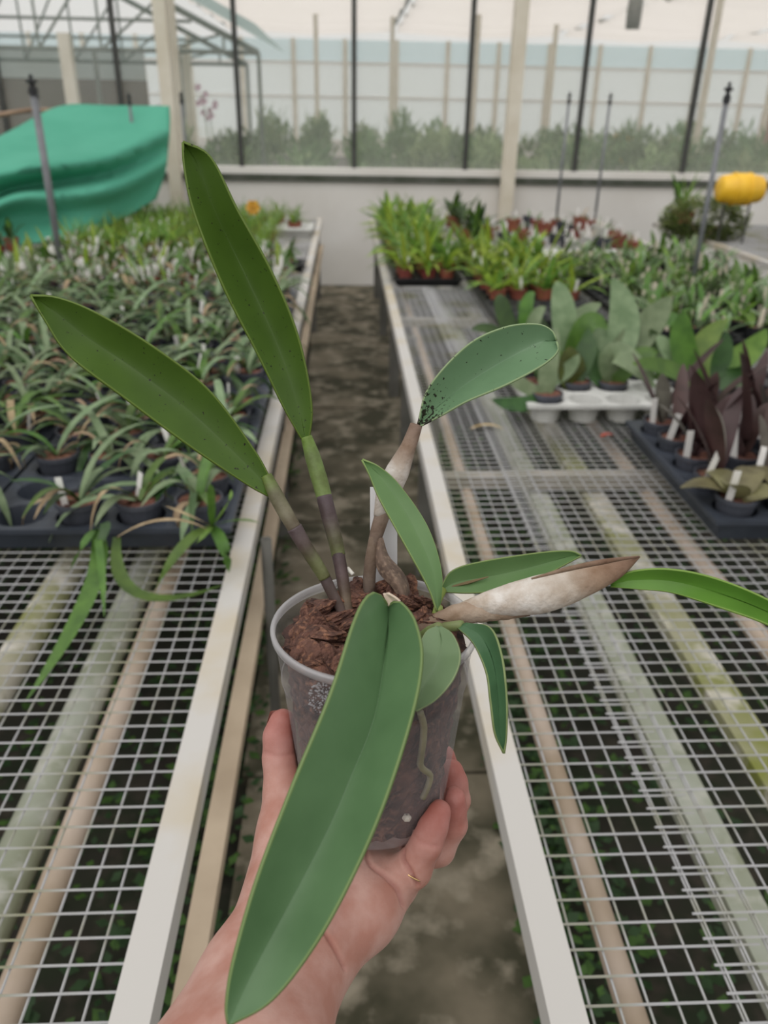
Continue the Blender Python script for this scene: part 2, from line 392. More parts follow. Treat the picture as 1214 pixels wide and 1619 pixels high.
BARK = mat('bark_mix', '#8a5f4d', '#54372c', 60, .9, .8, 160, rand=.12)
TAGM = mat('label_white', '#ebe9e6', None, rough=.5)
TAGT = mat('label_aged', '#d3c9b8', None, rough=.6)

def pot_mesh(R, H, m, n=18):
    mb = MB(); r0 = R*.72
    mb.lathe([(r0*.3, 0), (r0, 0), (R*.95, H*.86), (R*.95, H*.87), (R*1.03, H*.87), (R*1.03, H), (R*.96, H), (R*.93, H*.8)], n, cap0=True)
    return mb.mesh('pot', m, False)
def bark_mesh(R, H):
    mb = MB(); vs = [(0, 0, H*.9)]; n = 14
    for q, rr in enumerate((.35, .7, .95)):
        for k in range(n):
            a = 6.283*k/n; vs.append((R*rr*math.cos(a), R*rr*math.sin(a), H*(.86+random.uniform(-.05, .09))))
    fs = [(0, 1+k, 1+(k+1) % n) for k in range(n)]
    for q in range(2): fs += [(1+q*n+k, 1+(q+1)*n+k, 1+(q+1)*n+(k+1) % n, 1+q*n+(k+1) % n) for k in range(n)]
    return mb.add(vs, fs).mesh('bark', BARK)
def tray_mesh(nx, ny, p, h, m, rcell, lip=.012, wall=True):
    """cell tray: plate with round sunken cells, folded rim and outer wall; origin at one corner on the bench"""
    mb = MB(); K = 16
    for i in range(nx):
        for j in range(ny):
            cx, cy = (i+.5)*p, (j+.5)*p; sq = []; c0 = []; c1 = []
            for k in range(K):
                a = 2*math.pi*k/K+math.pi/4; dx, dy = math.cos(a), math.sin(a); s = max(abs(dx), abs(dy))
                sq.append((cx+dx/s*p/2, cy+dy/s*p/2, h)); c0.append((cx+dx*rcell, cy+dy*rcell, h-.004)); c1.append((cx+dx*rcell*.8, cy+dy*rcell*.8, .006))
            fs = [(k, (k+1) % K, K+(k+1) % K, K+k) for k in range(K)]+[(K+k, K+(k+1) % K, 2*K+(k+1) % K, 2*K+k) for k in range(K)]+[tuple(2*K+k for k in range(K))]
            mb.add(sq+c0+c1, fs)
    X, Y = nx*p, ny*p; o = lip
    mb.add([(0, 0, h), (X, 0, h), (X, Y, h), (0, Y, h), (-o, -o, h), (X+o, -o, h), (X+o, Y+o, h), (-o, Y+o, h), (-o, -o, h-.012), (X+o, -o, h-.012), (X+o, Y+o, h-.012), (-o, Y+o, h-.012),
            (-.002, -.002, h-.014), (X+.002, -.002, h-.014), (X+.002, Y+.002, h-.014), (-.002, Y+.002, h-.014), (.012, .012, 0), (X-.012, .012, 0), (X-.012, Y-.012, 0), (.012, Y-.012, 0)],
           [(4*q+k, 4*q+(k+1) % 4, 4*q+4+(k+1) % 4, 4*q+4+k) for q in range(4 if wall else 2) for k in range(4)])
    return mb.mesh('cell_tray', m)
TAG_ME = MB().box((-.0075, -.0006, 0), (.0075, .0006, .075)).mesh('tag', TAGM)
TAG_ME2 = MB().box((-.0075, -.0006, 0), (.0075, .0006, .075)).mesh('tag', TAGT)

# ------------------------------------------------------------------ left bench: strap-leaved seedlings in charcoal pots
PITCH = .1335
tmesh = tray_mesh(4, 3, PITCH, .058, TRAY, .056)
tx1, ty0 = -.268, 1.565
PR, PH = .0525, .085
pm = [pot_mesh(PR, PH, POT)]; bm_ = [bark_mesh(PR, PH) for _ in range(3)]
# variants: lists of separate leaf meshes
variants = []
for v in range(9):
    ls = []; n = random.randint(7, 10); a0 = random.uniform(0, 6.28)
    for i in range(n):
        dry = random.random() < .28; g = DRY if dry else random.choice((G1, G2, G2, G2, G4))
        L = random.uniform(.15, .32); az = a0+(i % 2)*math.pi+random.uniform(-.55, .55)
        mb = MB(); e = random.uniform(.4, 1.2); p = arch(L, e, random.uniform(.9, 2.0) if not dry else random.uniform(1.6, 2.6), az)
        leaf_geo(mb, *p, random.uniform(.015, .026)*(.75 if dry else 1), n=8)
        ls.append(mb.mesh('leaf', g, True))
    variants.append(ls)
def seedling(x, y, z, var, label, group, full=True, tagp=.35, name='strap_leaved_seedling'):
    t = empty(name, (x, y, z), label, 'potted plant', group, rz=random.uniform(0, 6.28))
    link('pot', pm[0], t); link('bark', random.choice(bm_), t)
    for me in variants[var]:
        link('leaf', me, t, (0, 0, PH*.86), rz=random.uniform(-.3, .3), sc=random.uniform(.85, 1.15))
    if random.random() < tagp:
        link('tag', TAG_ME, t, (random.uniform(-.03, .03), .03, PH*.75), rot=(random.uniform(-.3, .3), random.uniform(-.3, .3), random.uniform(0, 6)))
    return t
ntr = 0
trayrows, traycols = 6, 4
for r in range(trayrows):
    for c in range(traycols):
        x0 = tx1-(c+1)*4*PITCH-c*.035; y0 = ty0+r*(3*PITCH+.03)
        if onz(0, 480, BZ)[0] > x0+4*PITCH+.4: continue
        if x0 < -2.0: continue
        xv = (0-546)*(y0+.5)/1254-.35
        if x0+4*PITCH < xv: continue
        o = link('cell_tray', tmesh, None, (x0, y0, BZ))
        tag(o, 'charcoal cell tray under seedlings, left bench, %s row back, %s from rail' % (ORD[r], ORD[c]), 'tray', 'charcoal trays on the left bench')
        for j in range(3):
            for i in range(4):
                px, py = x0+(i+.5)*PITCH, y0+(j+.5)*PITCH
                if px < (0-546)*(py)/1254-.4: continue
                row, col_ = r*3+j, c*4+(3-i)
                if (row, col_) in ((0, 3), (1, 1), (1, 2), (1, 3)): continue
                if row > 3 and random.random() < .04: continue
                seedling(px, py, BZ+.012, random.randrange(9), 'strap-leaved seedling in charcoal pot, left bench, %s row back, %s from rail' % (ORD[row], ORD[col_]), 'strap-leaved seedlings on the left bench')
# long leaves hanging over the front edge of the first tray: a plant with trailing foliage
def trailing(name, label, base_px, specs, potted=True):
    bx, by = base_px; q = onz(bx, by, BZ+.085); t = empty(name, (q[0], q[1], BZ+.085), label, 'potted plant', 'trailing plants at tray front')
    for (mid, tip, w, g) in specs:
        mb = MB(); p0 = q
        def pt(s):
            return onz(s[0], s[1], s[2])
        leaf_geo(mb, p0, pt(mid), pt(tip), w, n=12, fold=.12); part('leaf', mb, g, t, True)
    return t
trailing('trailing_seedling', 'seedling with long leaf drooping through mesh toward the camera', (150, 838),
   [((188, 905, .80), (40, 1110, .70), .034, G1), ((135, 850, .86), (112, 900, .75), .017, G1), ((190, 800, .88), (138, 905, .76), .02, G4), ((160, 855, .84), (165, 975, .75), .016, G1)])
trailing('trailing_seedling', 'seedling with a leaf curling flat over the mesh below tray', (185, 850),
   [((165, 1000, .735), (352, 925, .735), .028, G1), ((260, 800, .88), (330, 838, .82), .012, DRY)])
trailing('trailing_seedling', 'star-shaped seedling hanging over the tray corner by the rail', (335, 832),
   [((285, 850, .86), (245, 935, .74), .028, G1), ((355, 855, .85), (362, 905, .74), .026, G1), ((335, 780, .93), (332, 765, .95), .016, G1), ((380, 815, .88), (412, 828, .85), .01, G1),
    ((300, 815, .86), (262, 800, .86), .010, DRY), ((370, 790, .9), (365, 775, .9), .01, G5), ((330, 840, .86), (308, 862, .82), .012, G5)])

# ------------------------------------------------------------------ generic compact plants (one mesh each, several materials) for the rear of the benches
def compact(kind):
    mb = MB()
    if kind == 'seedling_light':
        mats = [RPOT, BARK, random.choice((G3, G3, G5)), G5, TAGM]; R, H = .042, .07; nl, L, wd, pr = random.randint(7, 11), (.12, .26), (.018, .032), 'strap'
    elif kind == 'seedling_mixed':
        mats = [random.choice((POT, RPOT, WPOT)), BARK, random.choice((G5, G2, G1)), random.choice((DRY, DRY, G3)), TAGM]; R, H = .042, .07; nl, L, wd, pr = random.randint(5, 8), (.09, .19), (.016, .032), 'strap'
    elif kind == 'small_green':
        mats = [BTRAY, BARK, random.choice((G1, G2, G5)), G2, TAGT]; R, H = .034, .06; nl, L, wd, pr = random.randint(5, 8), (.08, .17), (.016, .03), 'oval'
    elif kind == 'grass':
        mats = [RPOT, BARK, G5, G3, TAGM]; R, H = .05, .06; nl, L, wd, pr = 34, (.1, .19), (.004, .008), 'strap'
    elif kind == 'dark_tall':
        mats = [RPOT, BARK, G4, G1, TAGM]; R, H = .065, .11; nl, L, wd, pr = 9, (.16, .32), (.025, .05), 'oval'
    elif kind == 'bare_pot':
        mats = [(RPOT, WPOT, RPOT, POT)[len(bpy.data.meshes) % 4], BARK, G2, DRY, TAGM]; R, H = .055, .09; nl, L, wd, pr = 4, (.05, .14), (.01, .016), 'strap'
    mb.cur = 0; mb.lathe([(R*.72, 0), (R*.95, H*.85), (R*1.03, H*.86), (R*1.03, H), (R*.95, H), (R*.93, H*.85)], 10, cap0=True)
    mb.cur = 1; mb.add([(R*.93*math.cos(k*.6283), R*.93*math.sin(k*.6283), H*.88) for k in range(10)], [tuple(range(10))])
    for i in range(nl):
        mb.cur = 2 if random.random() < .7 else 3
        az = random.uniform(0, 6.28); e = random.uniform(.35, 1.45); d = random.uniform(.2, 1.5)
        p = [np.array(q)+np.array([math.cos(az)*R*.3*random.random(), math.sin(az)*R*.3, H*.88]) for q in arch(random.uniform(*L), e, d, az)]
        leaf_geo(mb, *p, random.uniform(*wd), n=5, prof=pr)
    ntag = {'bare_pot': 2, 'seedling_mixed': 3, 'small_green': 1, 'seedling_light': 1}.get(kind, random.choice((0, 1)))
    mb.cur = 4
    for q in range(ntag):
        a = random.uniform(0, 3.1); u = np.array([math.cos(a), math.sin(a), 0])*.0075; c = np.array([random.uniform(-.5, .5)*R, random.uniform(-.5, .5)*R, H*.8]); tp = c+np.array([random.uniform(-.02, .02), random.uniform(-.02, .02), .075])
        w = np.array([-u[1], u[0], 0])*.1
        mb.add([c-u-w, c+u-w, tp+u-w, tp-u-w, c-u+w, c+u+w, tp+u+w, tp-u+w], [(0, 1, 2, 3), (7, 6, 5, 4), (0, 4, 5, 1), (1, 5, 6, 2), (2, 6, 7, 3), (3, 7, 4, 0)])
    return mb.mesh(kind, mats)
PMIX = [RPOT, WPOT, RPOT, POT]
CK = {k: [compact(k) for _ in range(7)] for k in ('seedling_light', 'seedling_mixed', 'small_green', 'grass', 'dark_tall', 'bare_pot')}
def block(kind, name, what, where, x0, x1, y0, y1, pitch, side, group, z=BZ+.03, jit=.012, skip=.05, sc=(.85, 1.2)):
    """fill a rectangle of bench with single plants; columns counted from the rail side"""
    nx, ny = int(round((x1-x0)/pitch)), int(round((y1-y0)/pitch))
    for r in range(ny):
        for c in range(nx):
            if random.random() < skip: continue
            x = x0+(c+.5)*pitch; y = y0+(r+.5)*pitch
            x = x if side > 0 else x1-(c+.5)*pitch
            if x < (0-546)*y/1254-.35 or x > (1214-546)*y/1254+.35: continue
            o = link(name, random.choice(CK[kind]), None, (x+random.uniform(-jit, jit), y+random.uniform(-jit, jit), z), rz=random.uniform(0, 6.28), sc=random.uniform(*sc))
            tag(o, '%s, %s, %s row, %s from the aisle' % (what, where, ORD[r], ORD[c]), 'potted plant', group)
def trays(m, x0, x1, y0, y1, label, group, nx, ny, p=.115, h=.045):
    me = tray_mesh(nx, ny, p, h, m, p*.42); w, d = nx*p+.03, ny*p+.03; r = 0; y = y0
    while y+ny*p <= y1+.02:
        c = 0; x = x0
        while x+nx*p <= x1+.02:
            o = link('cell_tray', me, None, (x, y, BZ)); tag(o, label % (ORD[r], ORD[c]), 'tray', group); x += w; c += 1
        y += d; r += 1
# left bench, rear
block('seedling_mixed', 'tagged_seedling', 'small seedling with white tag', 'middle of left bench', -1.95, -.30, 4.15, 5.35, .135, -1, 'tagged seedlings mid left bench', z=BZ+.002)
block('grass', 'grassy_seedling', 'grassy seedling in red-brown pot', 'rear left bench', -1.95, -.50, 5.45, 7.4, .155, -1, 'grassy seedlings at the rear of the left bench', z=BZ+.002, skip=0)
o = link('cell_tray', tray_mesh(3, 2, .1, .05, BTRAY, .042), None, (-.56, 4.98, BZ)); tag(o, 'black empty tray beside the left rail before the white tray', 'tray')
o = link('cell_tray', tray_mesh(3, 4, .1, .06, WTRAY, .042), None, (-.575, 6.5, BZ)); tag(o, 'bright white tray at the far end of the left rail', 'tray')
block('grass', 'grassy_seedling', 'grassy seedling in white tray', 'left bench end', -.50, -.34, 6.62, 6.9, .14, -1, 'grassy seedlings in the white tray', z=BZ+.02)
block('dark_tall', 'leafy_potted_plant', 'dark leafy plant', 'below green netting', -3.2, -2.15, 4.7, 5.8, .22, -1, 'dark plants under the netting', z=BZ+.002, sc=(.6, .9))
# right bench, rear
trays(BTRAY, .275, .66, 4.6, 7.3, 'black cell tray under yellow-green seedlings beside right rail, %s row, %s from rail', 'black trays by the right rail', 3, 5, p=.125)
block('seedling_light', 'yellow_green_seedling', 'yellow-green seedling in red-brown pot', 'beside right rail', .275, .66, 4.6, 7.2, .125, 1, 'yellow-green seedlings by the right rail', z=BZ+.012, sc=(.9, 1.3))
trays(BTRAY, .70, 1.3, 3.62, 5.3, 'black cell tray under seedlings mid right bench, %s row, %s from rail', 'black trays mid right bench', 4, 3, p=.13)
block('seedling_light', 'bright_green_seedling', 'bright green seedling with tag', 'mid right bench', .70, 1.26, 4.05, 5.35, .13, 1, 'bright seedlings mid right bench', z=BZ+.012)
trays(BTRAY, 1.32, 2.28, 3.3, 5.2, 'black cell tray under tiny green plants outer right bench, %s row, %s from left', 'black trays on the outer right bench', 6, 5, p=.095, h=.04)
block('small_green', 'tiny_potted_plant', 'tiny green plant with aged tag', 'outer right bench', 1.34, 2.26, 3.3, 5.25, .118, 1, 'tiny plants on the outer right bench', z=BZ+.008, sc=(.9, 1.4))
block('bare_pot', 'potted_cutting', 'small pot with white tags', 'rear right bench', 1.05, 2.25, 5.75, 7.2, .22, 1, 'tagged pots at the rear of the right bench', z=BZ+.002, jit=.03)
block('dark_tall', 'leafy_potted_plant', 'dark leafy potted plant', 'rear right bench', .75, 1.15, 5.6, 7.4, .3, 1, 'dark leafy plants at the rear of the right bench', z=BZ+.002, jit=.03)
for i in range(2):
    o = link('cell_tray', tray_mesh(5, 4, .1, .05, WTRAY, .042), None, (1.25+i*.56, 5.32, BZ)); tag(o, 'pale tray before the white-tagged pots, %s from the path' % ORD[i], 'tray', 'pale trays on the right bench')

# ------------------------------------------------------------------ right bench: broad-leaved plants in the pale tray
o = link('cell_tray', tray_mesh(4, 3, .125, .075, WTRAY, .054, wall=False), None, (.575, 2.34, BZ)); tag(o, 'pale grey cell tray under broad-leaved plants on right bench', 'tray')
o = link('cell_tray', tray_mesh(5, 3, .13, .055, BTRAY, .054), None, (1.10, 2.38, BZ)); tag(o, 'black cell tray right of the pale grey tray', 'tray')
CELLS = set()
def broad(label, base, leaves, name='broad_leaved_plant', potm=POT, group='broad-leaved plants on the right bench'):
    """leaves: (mid px, tip px, width m, forward offset at mid, at tip, material); distances follow from the base on the tray"""
    p0 = onz(base[0], base[1], BZ+.09)
    if p0[0] < 1.09: x0, y0, q, nx, ny = .575, 2.34, .125, 4, 3
    else: x0, y0, q, nx, ny = 1.10, 2.38, .13, 5, 3
    i, j = int(np.clip((p0[0]-x0)//q, 0, nx-1)), int(np.clip((p0[1]-y0)//q, 0, ny-1))
    while (x0, i, j) in CELLS and j < ny-1: j += 1
    while (x0, i, j) in CELLS and i > 0: i -= 1
    CELLS.add((x0, i, j)); p0 = np.array([x0+(i+.5)*q, y0+(j+.5)*q, p0[2]])
    t = empty(name, (p0[0], p0[1], BZ+.015), label, 'potted plant', group)
    link('pot', pot_mesh(.05, .08, potm), t); link('bark', random.choice(bm_), t)
    for (mid, tip, w, o1, o2, g) in leaves:
        mb = MB(); b0 = p0-np.array([0, 0, .01]); m1 = ony(mid[0], mid[1], p0[1]+o1); t2 = ony(tip[0], tip[1], p0[1]+o2)
        c = 2*m1-.5*b0-.5*t2
        leaf_geo(mb, b0, c, t2, w, face=(random.uniform(-.3, .3), -.75, .6), n=12, prof='oval', fold=.1)
        part('leaf', mb, g, t, True)
    return t
broad('broad-leaved plant at the left front of the pale tray', (848, 622), [((812, 600), (785, 560), .05, .0, .02, G2), ((822, 640), (778, 632), .05, -.06, -.1, G4), ((868, 575), (880, 520), .06, .02, .05, G2)])
broad('plant with one round brownish leaf in the pale tray', (903, 612), [((902, 585), (900, 548), .10, -.01, .0, mat('leaf_brown_green', '#5f6a30', '#4c5228', 20, .45, trans=.2)), ((925, 560), (935, 530), .07, .03, .05, G4)])
broad('broad-leaved plant with a pale leaf arching down right', (948, 612), [((975, 560), (1035, 612), .085, -.03, -.12, G2), ((1000, 572), (1040, 556), .07, -.02, -.03, G1), ((935, 575), (930, 520), .08, .03, .08, G4)])
broad('tall broad-leaved plant with upright pale twisted leaf', (965, 580), [((985, 520), (968, 440), .11, .05, .1, G2), ((1010, 530), (1060, 470), .11, .05, .12, G2), ((945, 530), (915, 490), .08, .05, .1, G2), ((1025, 520), (1075, 500), .06, .08, .15, G1)])
broad('broad-leaved plant behind the pale tray with pale leaves', (880, 560), [((890, 505), (880, 445), .10, .04, .08, G2), ((905, 520), (950, 480), .07, .04, .1, G2), ((850, 520), (820, 475), .07, .05, .1, G4), ((925, 515), (960, 520), .07, .0, .0, G1)])
broad('dark broad-leaved plant at the left of the leafy group', (815, 540), [((800, 505), (792, 465), .06, .03, .05, G4), ((830, 500), (845, 462), .05, .04, .06, G1), ((790, 530), (745, 522), .045, -.02, -.04, G4), ((840, 520), (862, 485), .05, .0, .03, G2)])
broad('broad-leaved plant with dark upright leaf, right of pale tray', (1082, 610), [((1080, 555), (1082, 492), .085, .02, .03, G1), ((1105, 560), (1150, 505), .08, .05, .1, G5), ((1065, 565), (1040, 530), .06, .03, .06, G2), ((1060, 585), (1000, 575), .06, -.02, -.05, G1)])
broad('broad-leaved plant with rounded dark leaves at the right edge', (1140, 618), [((1130, 575), (1148, 525), .09, .0, .02, G4), ((1165, 570), (1212, 520), .09, .03, .06, G5), ((1150, 600), (1182, 572), .07, -.03, -.05, G4), ((1115, 605), (1088, 590), .06, -.03, -.05, G2), ((1160, 600), (1205, 590), .06, .02, .0, G2)])
broad('low broad-leaved plant second from left in the pale tray', (872, 615), [((880, 580), (865, 545), .07, .0, .03, G1), ((858, 590), (835, 560), .06, .0, .02, G4), ((890, 590), (915, 560), .05, -.02, -.02, G2)])
broad('broad-leaved plant at the right end of the pale tray', (985, 612), [((995, 585), (1000, 545), .07, .0, .03, G4), ((1005, 600), (1035, 585), .06, -.03, -.05, G1), ((970, 590), (955, 560), .06, -.01, .0, G2)])
broad('broad-leaved plant between the dark upright leaves', (1030, 590), [((1035, 560), (1028, 520), .06, .03, .05, G4), ((1015, 570), (990, 545), .05, .02, .04, G1), ((1050, 560), (1075, 530), .05, .03, .05, G2)])

# purple-leaved plants in the charcoal tray at the right
o = link('cell_tray', tray_mesh(5, 5, .128, .06, TRAY, .053), None, (.855, 1.585, BZ)); tag(o, 'charcoal cell tray of purple-leaved plants at right edge', 'tray')
PX0, PY0 = .855, 1.585
random.seed(5)
pv = []
for v in range(5):
    ls = []
    for i in range(random.randint(3, 5)):
        az = random.uniform(0, 6.28); g = random.choice((PUR, PUR, PUR, PUR, mat('leaf_mauve_grey', '#7d7a70', '#5f5a54', 20, .5, trans=.1, rand=.15)))
        mb = MB(); p = arch(random.uniform(.13, .21), random.uniform(1.1, 1.5), random.uniform(.1, .6), az); leaf_geo(mb, *p, random.uniform(.032, .05), n=9, prof='oval', fold=.12); ls.append(mb.mesh('leaf', g, True))
    pv.append(ls)
for j in range(5):
    for i in range(5):
        if j == 0 and i > 2: continue
        x, yv = PX0+(i+.5)*.128, PY0+(j+.5)*.128
        if x > (1214-546)*yv/1254+.4: continue
        t = empty('purple_leaved_plant', (x, yv, BZ+.012), ('olive round-leaved plant' if j == 0 else 'purple-leaved plant') + ' in charcoal tray at right edge, %s row, %s from left' % (ORD[j], ORD[i]), 'potted plant', 'plants in the right charcoal tray', rz=0)
        link('pot', pm[0], t, sc=.92); link('bark', random.choice(bm_), t, sc=.92)
        if j == 0:
            for l in range(4):
                mb = MB(); az = random.uniform(0, 6.28); p = arch(.15, random.uniform(.5, 1.0), random.uniform(.6, 1.2), az); leaf_geo(mb, *p, .07, n=9, prof='oval', fold=.1)
                link('leaf', mb.mesh('leaf', OLV, True), t, (0, 0, .07))
        else:
            for me in random.choice(pv): link('leaf', me, t, (0, 0, .07), rz=random.uniform(0, 6.28), sc=random.uniform(.95, 1.4))
        if random.random() < .75 or j == 0:
            link('tag', TAG_ME, t, (-.03, -.02, .065), rot=(random.uniform(-.35, .1), random.uniform(-.2, .3), random.uniform(-.4, .4)), sc=1.15)
# wide white collars on two plants in that tray
# fallen red leaf bit on the mesh
q = onz(960, 691, BZ+.004); mb = MB(); leaf_geo(mb, q+np.array([-.02, 0, 0]), q+np.array([0, .005, .012]), q+np.array([.022, .004, .002]), .022, n=6, prof='oval')
tag(link('fallen_leaf', mb.mesh('fallen_leaf', mat('red_leaf', '#9a4a3c', '#7e3a30', 20, .7))), 'small red fallen leaf lying on the empty mesh', 'leaf')
q = onz(770, 678, BZ+.004); mb = MB(); leaf_geo(mb, q+np.array([-.05, 0, 0]), q+np.array([0, .01, .02]), q+np.array([.05, -.008, .002]), .02, n=6, prof='strap')
tag(link('fallen_leaf', mb.mesh('fallen_leaf', DRY)), 'dry tan fallen leaf lying on mesh near right rail', 'leaf')

# ------------------------------------------------------------------ bench at far right: fern bush, drum, pots
def bush(name, label, ctr, rx, ry, rz_, n, mats, ls=.05, cat='bush', group=None, base=0):
    t = empty(name, (ctr[0], ctr[1], base), label, cat, group); mb = MB()
    for i in range(n):
        u = rng.normal(size=3); u /= np.linalg.norm(u); r = random.uniform(.45, 1)**.5; c = np.array(ctr)+u*np.array([rx, ry, rz_])*r
        a = random.uniform(0, 6.28); d = np.array([math.cos(a), math.sin(a), random.uniform(-.5, .9)])*ls*random.uniform(.6, 1.3); w = np.array([-math.sin(a), math.cos(a), random.uniform(-.4, .4)])*ls*.22
        mb.cur = random.randrange(len(mats)); mb.add([c, c+d*.5+w, c+d, c+d*.5-w], [(0, 1, 2, 3)])
    fo = part('foliage', mb, mats, t); fo['kind'] = 'stuff'
    for s in range(3):
        a = s*2.1; part('stem', MB().tube([(ctr[0]+.02*math.cos(a), ctr[1]+.02*math.sin(a), base), (ctr[0]+rx*.4*math.cos(a), ctr[1]+ry*.4*math.sin(a), ctr[2])], .006, 6), DRY, t)
    return t
FERN = mat('fern_green', '#7d8a52', '#616d3c', 20, .7, trans=.4, rand=.05); FERN2 = mat('fern_light', '#9aa666', '#7f8c52', 20, .7, trans=.4)
bush('fern_bush', 'dense feathery fern bush on the far right bench', tuple(ony(1112, 352, 6.75)), .37, .28, .2, 3600, [FERN, FERN, FERN2, G1], .045, base=BZ)
dq = ony(1170, 299, 6.45)
M_yel = mat('yellow_plastic', '#f8c634', '#efb826', 8, .4)
dr = empty('yellow_drum', (dq[0], dq[1], dq[2]), 'yellow plastic drum lying on its side above the fern bush', 'drum')
Mx = np.array([[0, 0, 1.], [0, 1, 0], [-1, 0, 0]])
part('body', MB().lathe([(.02, -.165), (.085, -.165), (.095, -.15), (.112, -.06), (.116, -.055), (.116, .055), (.112, .06), (.095, .15), (.085, .165), (.02, .165)], 28, ctr=dq, cap0=True, cap1=True, M=Mx), M_yel, dr, True)
for xx in (-.056, .056): part('hoop', MB().lathe([(.115, xx-.012), (.121, xx-.006), (.121, xx+.006), (.115, xx+.012)], 28, ctr=dq, M=Mx), M_yel, dr, True)
for xx in (-.1, .1):
    part('stand_leg', MB().tube([(dq[0]+xx, dq[1], BZ), (dq[0]+xx, dq[1], dq[2]-.1)], .008, 6), M_dark, dr)
def simple_pot(name, label, x, y, R, H, m, leaves=None, z=BZ, group=None, L=(.15, .3), wd=(.02, .035), n=8, prof='strap'):
    t = empty(name, (x, y, z), label, 'potted plant', group); link('pot', pot_mesh(R, H, m), t); link('bark', bark_mesh(R, H), t)
    for i in range(n if leaves else 0):
        mb = MB(); az = random.uniform(0, 6.28); p = arch(random.uniform(*L), random.uniform(.9, 1.45), random.uniform(.1, .9), az); leaf_geo(mb, *p, random.uniform(*wd), n=7, prof=prof); link('leaf', mb.mesh('leaf', random.choice(leaves), True), t, (0, 0, H*.88))
    return t
simple_pot('potted_plant', 'large red-brown pot at the right edge of far bench', 3.42, 6.08, .13, .19, RPOT, [G4, G1], L=(.1, .25))
simple_pot('potted_plant', 'red-brown pot of upright strappy leaves left of the fern', 2.99, 7.35, .1, .15, RPOT, [G2, G5], L=(.25, .42), wd=(.02, .03))
simple_pot('potted_plant', 'dark pot with leafy stems behind the big red pot', 3.75, 6.7, .1, .16, BTRAY, [G1, G4], L=(.15, .3))
simple_pot('potted_plant', 'tall bare-stemmed pot plant near black tray', 3.05, 7.62, .08, .13, POT, [G4, G1], L=(.3, .45), wd=(.03, .045), n=5)
o = link('tray', MB().box((-.2, -.15, 0), (.2, .15, .02)).box((-.21, -.16, .02), (.21, -.14, .05)).box((-.21, .14, .02), (.21, .16, .05)).box((-.21, -.16, .02), (-.19, .16, .05)).box((.19, -.16, .02), (.21, .16, .05)).mesh('tray', BTRAY), None, (2.98, 7.05, BZ+.012)); tag(o, 'flat black tray overhanging the far right bench corner', 'tray')
# flowers
def flower(label, px, Y, m, r=.03):
    q = ony(px[0], px[1], Y); t = empty('flower', (q[0], q[1], BZ), label, 'flower', 'single flowers')
    part('stem', MB().tube([(q[0], q[1], BZ), (q[0]+.01, q[1], (q[2]+BZ)/2), tuple(q)], .003, 6), G1, t)
    for k in range(6):
        a = k*1.047; mb = MB(); d = np.array([math.cos(a), -.5, math.sin(a)]); leaf_geo(mb, q, q+d*r*.7, q+d*r*np.array([1.2, .2, 1.2]), r*1.1, face=(0, -1, .2), n=4, prof='oval'); part('petal', mb, m, t)
    part('centre', MB().lathe([(.004, -.008), (r*.5, -.002), (r*.55, .006), (.004, .014)], 10, ctr=q), m, t, True)
flower('yellow flower standing above the grassy seedlings, left bench', (400, 328), 6.2, mat('flower_yellow', '#e5b545', '#d29a3a', 20, .6, trans=.2), .045)
flower('orange flower bud low in the seedlings, left bench', (205, 425), 5.0, mat('flower_orange', '#d99a45', '#c9823a', 20, .6, trans=.2), .03)

# ------------------------------------------------------------------ sprinkler risers
M_ris = mat('riser_grey', '#83858a', '#6d6f73', 10, .5); M_noz = mat('nozzle_black', '#26272a', None, rough=.5)
def riser(label, x, y, h, r=.012):
    t = empty('sprinkler_riser', (x, y, BZ), label, 'sprinkler', 'sprinkler risers')
    part('pipe', MB().tube([(x, y, BZ-.02), (x, y, BZ+h)], r, 10), M_ris, t, True)
    part('nozzle', MB().lathe([(r*1.4, 0), (r*1.4, .03), (r*.8, .035), (r*.8, .05), (r*1.7, .055), (r*1.7, .065), (r*.6, .07), (r*.6, .09)], 10, ctr=(x, y, BZ+h), cap0=True, cap1=True), M_noz, t)
riser('grey sprinkler riser in front of the green netting', -1.56, 4.56, .93, .017)
riser('dark sprinkler riser on the outer right bench, nearest the camera', 1.852, 4.27, .95, .013)
riser('sprinkler riser at the rear right bench, right of the wide cream post', 1.945, 7.7, .98)
riser('sprinkler riser at the rear right bench, second right of cream post', 2.30, 7.68, .98)
riser('sprinkler riser rising through the middle of the green netting', -2.04, 6.0, .92, .015)
riser('sprinkler riser at the right edge of the green netting', -1.72, 7.2, .9)
riser('short sprinkler riser right of the wide left cream post', -1.38, 7.6, .92)

# ------------------------------------------------------------------ green shade netting
rows = [
 [(-170, 285, 6.2), (-60, 245, 6.5), (20, 205, 6.9), (95, 168, 7.4), (180, 167, 7.4), (268, 168, 7.4)],
 [(-170, 320, 5.8), (-60, 275, 6.0), (20, 245, 6.3), (95, 225, 6.7), (180, 212, 7.0), (269, 190, 7.3)],
 [(-170, 345, 5.7), (-60, 300, 5.8), (20, 272, 5.95), (95, 262, 6.1), (180, 248, 6.5), (268, 208, 7.15)],
 [(-170, 375, 5.9), (-60, 335, 6.0), (20, 300, 6.2), (95, 288, 6.35), (180, 272, 6.7), (266, 232, 7.2)],
 [(-170, 390, 5.65), (-60, 350, 5.7), (20, 315, 5.8), (95, 308, 6.0), (180, 295, 6.35), (264, 255, 7.05)],
 [(-170, 405, 5.75), (-60, 370, 5.8), (20, 345, 5.95), (95, 338, 6.1), (180, 322, 6.45), (258, 282, 7.05)],
 [(-170, 425, 5.6), (-60, 405, 5.65), (20, 390, 5.75), (95, 378, 5.95), (180, 352, 6.4), (246, 315, 7.0)]]
R_ = []
for r in rows:
    r = np.array(r, float); R_.append(crom(r, 60))
